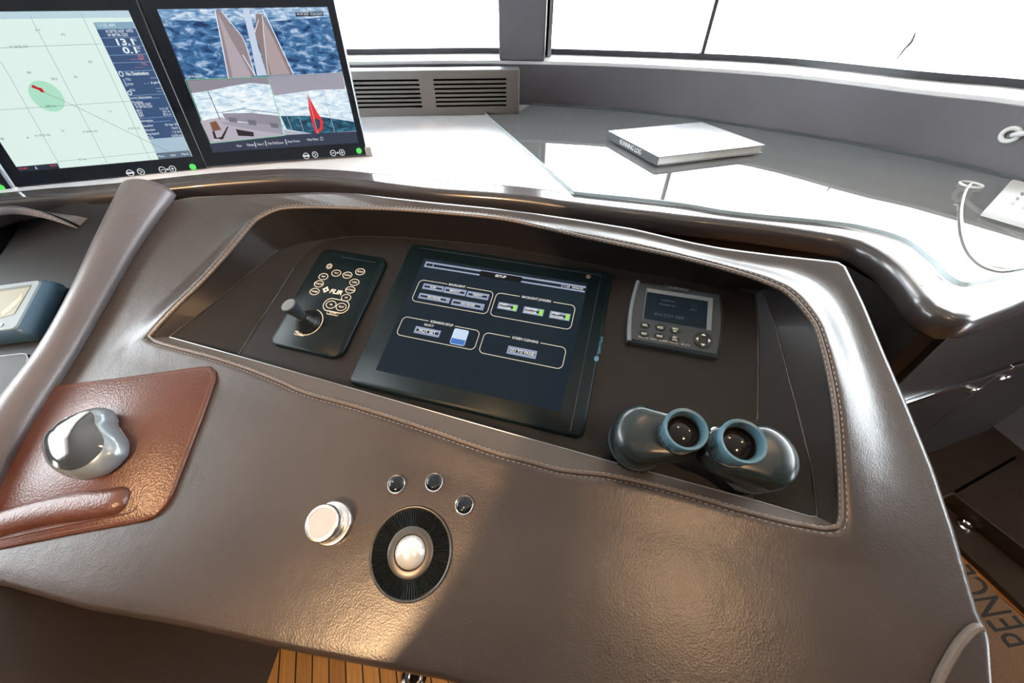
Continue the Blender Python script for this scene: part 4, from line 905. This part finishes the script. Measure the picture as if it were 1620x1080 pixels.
b = MB(); b.box(-hS + 0.004, hS - 0.004, -hW + 0.001, hW - 0.005, 0.0026, 0.0194); b.build('pages', 'paper', bk)
b = MB(); b.text('RUNNING LOG', 0, 0, 0.017, 0, 0.0002, width=lenS * 0.42, bold=0.015); b.xf(lambda x, y, z: (x, -hW - 0.0026 - z, y + 0.011)); b.build('spine_lettering', 'white', bk)

# ================================================================== SOCKET PLATE, CABLE AND GROMMET
pq = [at_z(x, y, ZB + 0.01) for x, y in ((1604, 281), (1557, 334), (1640, 356), (1700, 300))]
ed_ = pq[2] - pq[1]; azs = math.degrees(math.atan2(ed_[1], ed_[0]))
SK = flat(azs, (pq[1][0], pq[1][1], ZB))
sk = thing('socket_plate', 'white socket plate with small slots at the right end of the glass tabletop', 'socket', SK)
dl = float(np.linalg.norm(pq[0][:2] - pq[1][:2]))
def skq(px, w): return [SK.loc(x, y, w)[:2] for x, y in px]
b = MB(); b.prism(skq([(1557, 333), (1640, 357), (1700, 306), (1602, 283)], 0.010), 0.0, 0.010, 0.002); pl_ = b.build('plate', 'white', sk)
b = MB(); b.prism(skq([(1591, 328), (1650, 344), (1680, 312), (1617, 296)], 0.011), 0.0095, 0.0112, 0.0005); ins = b.build('insert', 'white', sk)
for cx_, cy_ in ((1602, 322), (1609.5, 314.5), (1617, 307), (1619, 329), (1626, 321), (1633, 313)):
    b = MB(); b.prism(skq([(cx_ - 3.5, cy_ + 1.6), (cx_ + 1.6, cy_ + 3), (cx_ + 3.6, cy_ - 1.4), (cx_ - 1.5, cy_ - 2.8)], 0.011), 0.0108, 0.0117); b.build('slot', 'spine', ins)
def pt(px, py, z): return at_z(px, py, z)
cbp = [pt(1536, 291, ZB + 0.022), pt(1529, 300, ZB + 0.016), pt(1524, 315, ZB + 0.006), pt(1521, 336, ZB + 0.0032), pt(1524, 365, ZB + 0.0032), pt(1535, 393, ZB + 0.0032), pt(1555, 413, ZB + 0.0032), pt(1580, 422.5, ZB + 0.0032), pt(1605, 423, ZB + 0.0032), pt(1660, 415, ZB + 0.0032)]
cb_ = thing('white_cable', 'thin white cable curling across the glass tabletop from a round clip', 'cable', flat(0, cbp[3] * np.array([1, 1, 0]) + np.array([0, 0, ZB])))
o3 = cbp[3] * np.array([1, 1, 0]) + np.array([0, 0, ZB])
b = MB(); b.tube([p - o3 for p in spline(cbp, 6)], 0.0021, 8); b.build('lead', 'white', cb_)
c0 = pt(1535, 294, ZB) - o3
b = MB(); b.tube([(c0[0] + 0.020 * math.cos(a), c0[1] + 0.020 * math.sin(a), 0.003) for a in np.linspace(0, 2 * math.pi, 29)[:-1]], 0.0028, 10, True); b.build('clip_ring', 'white', cb_)
# grommet on the wall, its cable rising out of frame
k = 8
gw = None
for zz in np.linspace(ZD + 0.02, SILL - 0.02, 40):
    q = at_z(1601, 213, zz)
    t = (zz - DECK - 0.008) / (SILL - 0.012 - DECK - 0.008)
    W2 = [((1 - t) * B_[0] + t * T_[0], (1 - t) * B_[1] + t * T_[1]) for B_, T_ in zip(BASC, TOPC)]
    dd = [math.hypot(q[0] - x, q[1] - y) for x, y in W2]; i = int(np.argmin(dd))
    if gw is None or dd[i] < gw[0]: gw = (dd[i], zz, W2[i], W2[min(i + 1, N_ - 1)], W2[i - 1])
gp3 = np.array([*gw[2], gw[1]]); tx_ = np.array([gw[3][0] - gw[4][0], gw[3][1] - gw[4][1], 0]); tx_ /= np.linalg.norm(tx_)
GF = Frame(gp3, tx_, (0, 0, 1.0), np.cross(tx_, (0, 0, 1.0)))
gr = thing('cable_grommet', 'round white grommet with a cable on the dark wall panel', 'grommet', GF)
b = MB(); b.tube([(0.0145 * math.cos(a), 0.0145 * math.sin(a), 0.004) for a in np.linspace(0, 2 * math.pi, 33)[:-1]], 0.0055, 12, True); b.build('ring', 'white', gr)
b = MB(); b.tube(spline([np.array(p) for p in ((0.004, 0.0, -0.002), (0.010, 0.004, 0.012), (0.05, 0.020, 0.020), (0.12, 0.04, 0.020), (0.2, 0.06, 0.02))], 6), 0.0055, 10); b.build('cable', 'white', gr)

# wiper arm outside the right window
wq = [np.array(OUTC[min(range(N_), key=lambda i: abs(OUTC[i][0] - P2(px, 118, SILL)[0]))]) for px in (1404,)][0]
wo = thing('wiper_arm', 'small dark bent wiper arm outside the right window', 'wiper', flat(0, (wq[0] + 0.05, wq[1] + 0.10, SILL + 0.03)))
b = MB(); b.tube(spline([np.array(p) for p in ((-0.012, 0, 0.0), (-0.004, 0, 0.03), (0.004, 0, 0.045), (0.003, 0, 0.060), (-0.001, 0, 0.072))], 6), [0.0015 + 0.003 * math.sin(math.pi * i / 24) for i in range(25)], 8); b.build('arm', 'winframe', wo)

# ================================================================== MONITORS
seamB = MON.world(*MON.loc(329, 266)[:2])
h2, u2, n2 = tilted(19.0, 75.5); MON2 = Frame(seamB, h2, u2, n2)
h3, u3, n3 = tilted(24.0, 75.5)
lb2 = MON2.world(*MON2.loc(24, 298.5)[:2]); MON3 = Frame(lb2, h3, u3, n3)
def monitor(label, fr, x0, x1, y0, y1, side_right):
    o = thing('monitor', label, 'monitor', fr, 'helm monitors along the dashboard')
    b = MB(); b.prism([(x0, y0), (x1, y0), (x1, y1), (x0, y1)], -0.030, -0.004); b.build('housing', 'silver', o, bevel=0.0015)
    b = MB(); b.prism([(x0 + 0.0008, y0 + 0.0008), (x1 - 0.0008, y0 + 0.0008), (x1 - 0.0008, y1 - 0.0008), (x0 + 0.0008, y1 - 0.0008)], -0.004, -0.0005, 0.0006); b.build('bezel_glass', 'blackgloss', o)
    return o
def controls(o, fr, pts, led):      # menu bar, arrow, minus, plus keys and the green power light, by their pixels
    W = -0.0004; names = ('menu_key', 'arrow_key', 'dim_key', 'brighten_key')
    glow = lit('key_white', 225, 228, 232)
    for (px, py), nm in zip(pts, names):
        cx, cy = fr.loc(px, py, W)[:2]; b = MB(); b.stroke(ell(0.0068, 0.0068, 24, cx, cy), 0.0016, W, 0.0002, True)
        if nm == 'menu_key': b.box(cx - 0.0085, cx + 0.0085, cy - 0.002, cy + 0.002, W, W + 0.0003)
        elif nm == 'arrow_key': b.stroke([(cx - 0.0025, cy + 0.0035), (cx + 0.003, cy), (cx - 0.0025, cy - 0.0035)], 0.0017, W, 0.0002)
        else:
            b.stroke([(cx - 0.0038, cy), (cx + 0.0038, cy)], 0.0016, W, 0.0002)
            if nm == 'brighten_key': b.stroke([(cx, cy - 0.0038), (cx, cy + 0.0038)], 0.0016, W, 0.0002)
        b.build(nm, glow, o)
    if len(pts) == 4:
        a_, c_ = fr.loc(*pts[2], W), fr.loc(*pts[3], W); b = MB(); b.prism(ell(0.0022, 0.0022, 12, (a_[0] + c_[0]) / 2, (a_[1] + c_[1]) / 2), W, W + 0.0002); b.build('brightness_mark', glow, o)
    cx, cy = fr.loc(*led, W)[:2]; b = MB(); b.lathe([(0.0074, 0), (0.0070, 0.0010), (0.0, 0.0014)], 24, (cx, cy, W)); b.build('power_light', lit('green_led', 92, 222, 96, 1.1), o)
def mpoly(fr, o, name, px, z, col, mat=None):
    b = MB(); b.flat([fr.loc(x, y, 0)[:2] for x, y in px], z); return b.build(name, mat or lit(name + '_pixels', *col), o)

# ---- right monitor: four camera pictures
def m1(px, py): return MON.loc(px, py)[:2]
gx1 = (m1(579, 243)[0] + m1(531, 0)[0]) / 2; gx0 = (m1(329, 266)[0] + m1(222, 8)[0]) / 2 - 0.002; gy0 = (m1(579, 244)[1] + m1(329, 265)[1]) / 2; gy1 = m1(400, -12)[1]
o1 = monitor('rightmost helm monitor showing four deck camera pictures of sea, bow, sofa and red flag', MON, gx0, gx1, gy0, gy1, True)
b = MB(); b.box(gx0 - 0.016, gx0 + 0.004, gy0 + 0.004, gy1, -0.034, -0.0301); b.build('seam_strip', 'slate_lt', o1)
b = MB(); b.box(gx1 - 0.004, gx1 + 0.013, gy0 - 0.002, gy0 + 0.020, -0.026, 0.001); b.build('corner_bracket', 'silver', o1, bevel=0.0015)
controls(o1, MON, [(484.5, 246.5), (498.5, 244.5), (527, 242), (541, 241)], (568, 238.5))
qs = [m1(248, 15), m1(518, 10.8), m1(568, 225), m1(337, 242)]
xa, xb = (qs[0][0] + qs[3][0]) / 2, (qs[1][0] + qs[2][0]) / 2; ya, yb = (qs[2][1] + qs[3][1]) / 2, (qs[0][1] + qs[1][1]) / 2
b = MB(); b.flat([(xa, ya), (xb, ya), (xb, yb), (xa, yb)], -0.0003); s1_ = b.build('screen', lit('screen_bar', 42, 54, 76), o1)
def zc1(pts): return [(230 + x / 4.154, y / 4.154) for x, y in pts]
def P1(name, pts, z, col=None, mat=None): return mpoly(MON, s1_, name, zc1(pts), z, col, mat)
seaA = sea('sea_bow_view', rgb(10, 46, 92), rgb(60, 116, 168), rgb(200, 216, 236), 34, 80, 0.36, 0.68)
seaB = sea('sea_pale_view', rgb(120, 165, 195), rgb(206, 226, 240), rgb(240, 248, 252), 40, 130, 0.30, 0.60)
seaC = sea('sea_teal_view', rgb(4, 36, 58), rgb(14, 84, 112), rgb(70, 140, 165), 60, 110, 0.36, 0.68)
P1('bow_picture', [(75, 62), (1195, 45), (1296, 478), (270, 526)], 0.0, None, seaA)
P1('horizon_haze', [(75, 62), (1195, 45), (1210, 110), (960, 130), (700, 150), (400, 140), (110, 130)], 0.0003, None, sea('sea_far_view', rgb(60, 112, 160), rgb(134, 172, 206), rgb(224, 234, 244), 34, 120, 0.34, 0.62))
P1('port_foredeck', [(455, 68), (500, 72), (560, 160), (640, 245), (665, 300), (725, 500), (545, 513)], 0.0006, (146, 132, 136))
P1('port_deck_inset', [(470, 80), (510, 150), (560, 250), (640, 390), (700, 500), (575, 511), (520, 260)], 0.0009, (176, 164, 172))
P1('starboard_foredeck', [(728, 92), (772, 92), (845, 230), (968, 490), (800, 498), (770, 380), (720, 215)], 0.0006, (140, 124, 124))
P1('starboard_deck_inset', [(770, 120), (835, 240), (950, 488), (830, 496), (800, 380), (775, 230)], 0.0009, (172, 156, 158))
P1('centre_rail', [(640, 64), (684, 62), (740, 300), (800, 494), (735, 499), (700, 320)], 0.0012, (196, 208, 228))
b = MB()
for ln, w in (([(458, 66), (500, 270), (548, 515)], 0.0022), ([(772, 62), (850, 225), (975, 488)], 0.0022), ([(500, 72), (640, 245), (664, 300), (724, 498)], 0.0018), ([(640, 360), (724, 498)], 0.002), ([(770, 100), (780, 240), (800, 420), (812, 496)], 0.0014), ([(720, 215), (745, 130)], 0.0012)):
    b.stroke([m1(*p) for p in zc1(ln)], w, 0.0013, 0.0002)
b.build('deck_rails', lit('white_rail_pixels', 226, 232, 244), s1_)
P1('aft_picture', [(270, 528), (804, 507), (918, 890), (430, 940)], 0.0, None, seaB)
P1('canopy', [(270, 528), (804, 507), (818, 556), (690, 545), (560, 566), (420, 596), (303, 612)], 0.0004, (142, 138, 150))
P1('deck_floor', [(360, 795), (500, 770), (640, 830), (916, 884), (918, 890), (430, 940)], 0.0004, (178, 172, 186))
P1('sofa_back', [(505, 745), (700, 742), (880, 762), (900, 840), (720, 808), (530, 790)], 0.0007, (138, 136, 152))
P1('sofa_seat', [(495, 800), (720, 808), (900, 842), (908, 882), (740, 858), (520, 818)], 0.0010, (156, 152, 168))
for nm, c_ in (('cushion', [(545, 770), (600, 776), (606, 806), (555, 800)]), ('cushion', [(670, 785), (728, 792), (732, 826), (682, 818)]), ('cushion', [(815, 805), (870, 812), (880, 842), (830, 838)])): P1(nm, c_, 0.0012, (108, 106, 122))
P1('deck_table', [(595, 848), (710, 868), (716, 896), (612, 892)], 0.0012, (28, 28, 36)); P1('deck_chair', [(424, 804), (466, 795), (492, 838), (500, 852), (445, 862)], 0.0012, (120, 78, 62))
P1('chair_frame', [(440, 862), (455, 862), (470, 905), (500, 900), (540, 830), (548, 832), (512, 915), (455, 915)], 0.0013, (34, 28, 34))
b = MB(); b.stroke([m1(*p) for p in zc1([(412, 598), (492, 785)])], 0.0016, 0.0012, 0.0002); b.stroke([m1(*p) for p in zc1([(500, 738), (640, 716), (880, 745)])], 0.001, 0.0012, 0.0002); b.build('stanchions', lit('stanchion_pixels', 58, 66, 90), s1_)
P1('stern_picture', [(806, 507), (1296, 480), (1386, 862), (920, 886)], 0.0, None, seaB)
P1('stern_canopy', [(806, 507), (1296, 480), (1312, 585), (1120, 590), (845, 628)], 0.0004, (158, 156, 170))
P1('stern_water', [(888, 762), (1110, 760), (1372, 800), (1386, 860), (1100, 878), (930, 850)], 0.0004, None, seaC)
P1('stern_deck', [(905, 850), (1000, 866), (1080, 878), (920, 887)], 0.0006, (176, 180, 192))
P1('red_flag', [(1064, 612), (1082, 650), (1128, 735), (1170, 800), (1165, 850), (1135, 878), (1118, 872), (1092, 790), (1076, 720)], 0.0008, (222, 44, 48))
P1('flag_fold', [(1120, 775), (1148, 790), (1150, 835), (1128, 860), (1108, 800)], 0.0010, (48, 62, 92))
b = MB()
for ln in ([(1062, 600), (1135, 878)], [(1168, 590), (1244, 868)], [(900, 690), (965, 850)], [(1010, 765), (1042, 868)]): b.stroke([m1(*p) for p in zc1(ln)], 0.0012, 0.0011, 0.0002)
b.build('flag_pole', lit('pole_pixels', 170, 176, 190), s1_)
b = MB()
for ln in ([(262, 524), (804, 505)], [(262, 524), (430, 942), (918, 890)], [(804, 505), (920, 890)]): b.stroke([m1(*p) for p in zc1(ln)], 0.0013, 0.0013, 0.0002)
b.build('picture_outline', lit('green_outline', 120, 200, 150), s1_)
b = MB(); b.stroke([m1(*p) for p in zc1([(812, 503), (1296, 477)])], 0.001, 0.0013, 0.0002); b.build('picture_divider', lit('white_outline', 200, 212, 220), s1_)
P1('date_field', [(985, 82), (1166, 78), (1172, 104), (991, 110)], 0.0014, (22, 36, 62))
SCW = lit('screen_white', 226, 230, 238)
b = MB(); c_ = m1(*zc1([(1080, 93)])[0]); b.text('04-29-2020  10:26:55AM', *c_, 0.0066, 0.0016, 0.0001, width=0.056); b.build('date_lettering', SCW, s1_)
for (x, y), t, sz, w in (((690, 952), 'Views', 0.009, 0.017), ((757, 948), 'View 2', 0.008, 0.017), ((857, 940), 'Pan/Tilt/Zoom', 0.008, 0.037), ((974, 928), 'Auto Focus', 0.008, 0.030), ((1100, 916), 'Main Menu', 0.008, 0.027), ((615, 958), 'View', 0.008, 0.012)):
    b = MB(); c_ = m1(*zc1([(x, y)])[0]); b.text(t, *c_, sz, -0.0001, 0.0001, width=w); b.build('menu_lettering', SCW, s1_)
for x, y in ((722, 950), (792, 942), (924, 932)): b = MB(); c_ = m1(*zc1([(x, y)])[0]); b.box(c_[0] - 0.0009, c_[0] + 0.0009, c_[1] - 0.006, c_[1] + 0.006, -0.0001, 0.0001); b.build('menu_divider', SCW, s1_)
b = MB(); c_ = m1(*zc1([(1158, 911)])[0]); b.stroke(rrect(0.006, 0.007, 0.001, 2, *c_), 0.0008, -0.0001, 0.0001, True); b.build('menu_icon', SCW, s1_)
for (x, y), t in (((330, 505), 'AFT FLYBRIDGE'), ((470, 918), 'DECK')): b = MB(); c_ = m1(*zc1([(x, y)])[0]); b.text(t, *c_, 0.006, 0.0016, 0.0001, width=0.030 if len(t) > 6 else 0.015); b.build('picture_caption', SCW, s1_)

# ---- middle monitor: sea chart
def m2(px, py): return MON2.loc(px, py)[:2]
hy1 = m2(120, -14)[1]; hx0 = m2(24, 298)[0] + 0.001; hy0 = (m2(24, 298)[1] + m2(328, 265)[1]) / 2
o2_ = monitor('helm monitor showing a pale sea chart with red boat, left of the camera screen', MON2, hx0, -0.0008, hy0, hy1, False)
controls(o2_, MON2, [(206, 273.5), (223, 271.5), (257, 268.5), (273, 267)], (305, 264))
qs = [m2(205.5, 16.5), m2(302, 247), m2(30.6, 272.5)]
xb = (qs[0][0] + qs[1][0]) / 2; xa = (qs[2][0] + m2(0, 223.5)[0]) / 2; ya = (qs[1][1] + qs[2][1]) / 2; yb = qs[0][1]
b = MB(); b.flat([(xa, ya), (xb, ya), (xb, yb), (xa, yb)], -0.0003); s2_ = b.build('screen', lit('chart_pale_mint', 220, 240, 233), o2_)
def R2(name, px, z, col): return mpoly(MON2, s2_, name, px, z, col)
b = MB(); b.flat([(xa, yb - 0.012), (xb, yb - 0.012), (xb, yb), (xa, yb)], 0.0); b.build('top_bar', lit('chart_top_bar', 186, 212, 222), s2_)
b = MB(); cc = m2(74, 152.5); rr_ = abs(m2(104.7, 160)[0] - m2(44, 146)[0]) / 2; b.flat(ell(rr_, rr_, 48, *cc), 0.0); b.build('guard_ring', lit('guard_ring_green', 172, 224, 198), s2_)
b = MB()
for ln in ([(0.8, 96.5), (15, 120), (95, 262)], [(47.8, 25.5), (97.5, 120), (169, 257)], [(128, 20.8), (175.8, 120), (236.7, 251)], [(0, 76), (44, 73.8), (160, 69.6)], [(0, 174), (206.7, 160)], [(92, 255.5), (250, 240), (298, 235)]): b.stroke([m2(*p) for p in ln], 0.0007, 0.0003, 0.0002)
b.build('chart_grid', lit('chart_line', 128, 150, 150), s2_)
CHT = lit('chart_text', 92, 120, 128)
for (x, y), t, w in (((30, 74), 'N 18 02.162', 0.030), ((68, 214), 'N 18 02.162', 0.028), ((143, 208), 'N 18 02.162', 0.028), ((212, 203), 'N 18 02.162', 0.024), ((80, 168), '382 ft', 0.018), ((131, 252), '0.3 nm', 0.014), ((86, 125), '390 ft', 0.012), ((46, 115), '400', 0.007), ((100, 55), '412', 0.007), ((143, 98), '402', 0.007), ((60, 48), '11', 0.006), ((174, 176), '1.1', 0.006), ((44, 218), '4', 0.004), ((99, 207), '12', 0.005), ((120, 122), '391', 0.006), ((1, 220), '18', 0.01)):
    b = MB(); b.text(t, *m2(x, y), 0.0062, 0.0003, 0.0001, width=w); b.build('chart_label', CHT, s2_)
b = MB(); b.stroke([m2(*p) for p in ((71, 146.5), (113, 165), (250, 231.7), (278, 245))], 0.0008, 0.0008, 0.0002); b.build('course_line', lit('course_line_brown', 150, 110, 104), s2_)
R2('boat_marker', [(50, 136.5), (52.5, 134.2), (60, 138), (66.5, 139.5), (69, 143), (72, 146), (66, 146.2), (62, 142.5), (51, 138.5)], 0.0010, (196, 26, 42))
R2('scale_bar', [(24.5, 264), (91, 258), (95, 266.2), (31, 272.4)], 0.0006, (30, 40, 58))
b = MB(); b.text('0.3 NM', *m2(37, 266.8), 0.006, 0.0008, 0.0001, width=0.015); b.text('18 FT', *m2(85, 262), 0.006, 0.0008, 0.0001, width=0.013); b.build('scale_lettering', lit('scale_red', 214, 84, 84), s2_)
R2('north_arrow', [(55.5, 262), (60.5, 268), (57, 266.8), (57, 268.5)], 0.0008, (214, 222, 226))
# sidebar of readings
sx0 = (m2(149, 35.7)[0] + m2(188, 120)[0] + m2(235, 220)[0]) / 3; sx1 = xb - 0.0012
def sy2(px, py): return m2(px, py)[1]
yT = sy2(180, 35); yH = sy2(186, 46); yBt = sy2(262, 218)
def band(name, y0, y1, z, col): b = MB(); b.flat([(sx0, y0), (sx1, y0), (sx1, y1), (sx0, y1)], z); return b.build(name, lit(name + '_pixels', *col), s2_)
band('sidebar_header', yH, yT, 0.0005, (132, 168, 190)); sb = band('sidebar', yBt, yH, 0.0005, (54, 82, 122)); band('sidebar_foot', ya + 0.014, yBt, 0.0005, (166, 192, 208)); band('sidebar_keys', ya, ya + 0.014, 0.0006, (92, 112, 132))
b = MB(); b.box(sx1, xb, ya, yT, 0.0004, 0.0006); b.build('sidebar_edge', lit('pale_edge', 190, 212, 230), s2_)
rules = [sy2(196, 59.5), sy2(203, 73), sy2(209, 86.5), sy2(216, 98.5), sy2(222, 112), sy2(232, 150), sy2(240, 155.5), sy2(250, 185.5), sy2(255, 192)]
RUL = lit('rule_pixels', 140, 168, 200)
for k, y in enumerate(rules): b = MB(); b.box(sx0 + (0.012 if k in (6, 8) else 0), sx1 - (0.012 if k in (6, 8) else 0), y - 0.0004, y + 0.0004, 0.0008, 0.0010); b.build('sidebar_rule', RUL, s2_)
SBW = lit('sidebar_white', 226, 236, 244); SBR = lit('sidebar_red', 220, 130, 126)
def tt(t, px, py, size, width=None, mt_=None, bold=0.0): mb = MB(); mb.text(t, *m2(px, py), size, 0.0009, 0.0001, width=width, bold=bold); mb.build('reading', mt_ or SBW, s2_)
w = MB()
tt('11:25 AM', 168.5, 40.5, 0.009, 0.030); tt("N 20\u00b002.1633'  NTD", 189.5, 49.6, 0.0072, 0.050, bold=0.01); tt("W 80\u00b004.1232'", 187, 55.6, 0.0072, 0.038, bold=0.01)
tt('13.1', 198.5, 67, 0.016, 0.032, bold=0.03); tt('COG', 211, 63.2, 0.006, 0.011); tt('\u00b0', 211.5, 67.5, 0.008)
tt('0.1', 207.5, 80, 0.016, 0.026, bold=0.03); tt('SOG', 217.5, 76, 0.006, 0.011); tt('kn', 218, 80.5, 0.006, 0.008)
tt('No Destination', 217.5, 116.5, 0.0095, 0.044, bold=0.02)
for t, x, y, wd in (('TTG', 203, 126, .010), ('DTW', 206.5, 133.5, .012), ('ETA', 210, 143, .010), ('- - NM', 240.5, 131.5, .030), ('---', 243, 122.7, .012), ('---', 251, 139.5, .010), ('---', 252.5, 144, .010), ('Cursor Information', 222, 154.3, .046), ('Position', 218, 161.5, .020), ("N 20\u00b002.1634'", 226, 165, .033), ("W 80\u00b004.1232'", 228.5, 169, .034), ('BRG', 220.5, 175, .010), ('DIST', 222.5, 179.5, .010), ('DPT', 224.5, 183.5, .010), ('111.6\u00b0', 260, 172, .018), ('351 ft', 263, 176.5, .015), ('85.2 m', 265, 181, .016), ('Information', 232, 191, .026), ('Date/Set', 234, 199, .022), ('Direction', 237, 205.5, .022), ('Avg Speed', 242, 211.5, .026), ('Tide', 239, 217.5, .010), ('29 Apr 20', 271, 197, .026), ('North', 277, 202.5, .012), ('1.2 kn', 279, 208.5, .016), ('5.070 kn', 280, 214.5, .022), ('Menu', 255.5, 247, .013), ('Info', 274, 245.5, .011), ('Mark', 293, 243.8, .016)): tt(t, x, y, 0.0066, wd)
w.stroke(ell(0.0036, 0.0045, 18, *m2(192, 117)), 0.0016, 0.0009, 0.0002, True); w.stroke([m2(195.5, 125), m2(201, 137)], 0.0010, 0.0009, 0.0002); w.stroke(ell(0.0036, 0.0036, 18, *m2(205.5, 147)), 0.0016, 0.0009, 0.0002, True)
w.build('route_symbol', SBW, s2_)
for t, x, y, wd in (('---', 214, 93.3, .016), ('ETA', 223, 89, .010), ('NM', 224.5, 93.5, .009), ('---', 220, 106, .016), ('TTG', 228.5, 101.8, .010)): tt(t, x, y, 0.0066, wd, SBR)

# ---- left monitor, almost wholly out of the frame
o3_ = monitor('dark edge of the leftmost helm monitor with green power light', MON3, -0.42, -0.004, 0.0, hy1 - hy0, False)
controls(o3_, MON3, [], (1, 297))
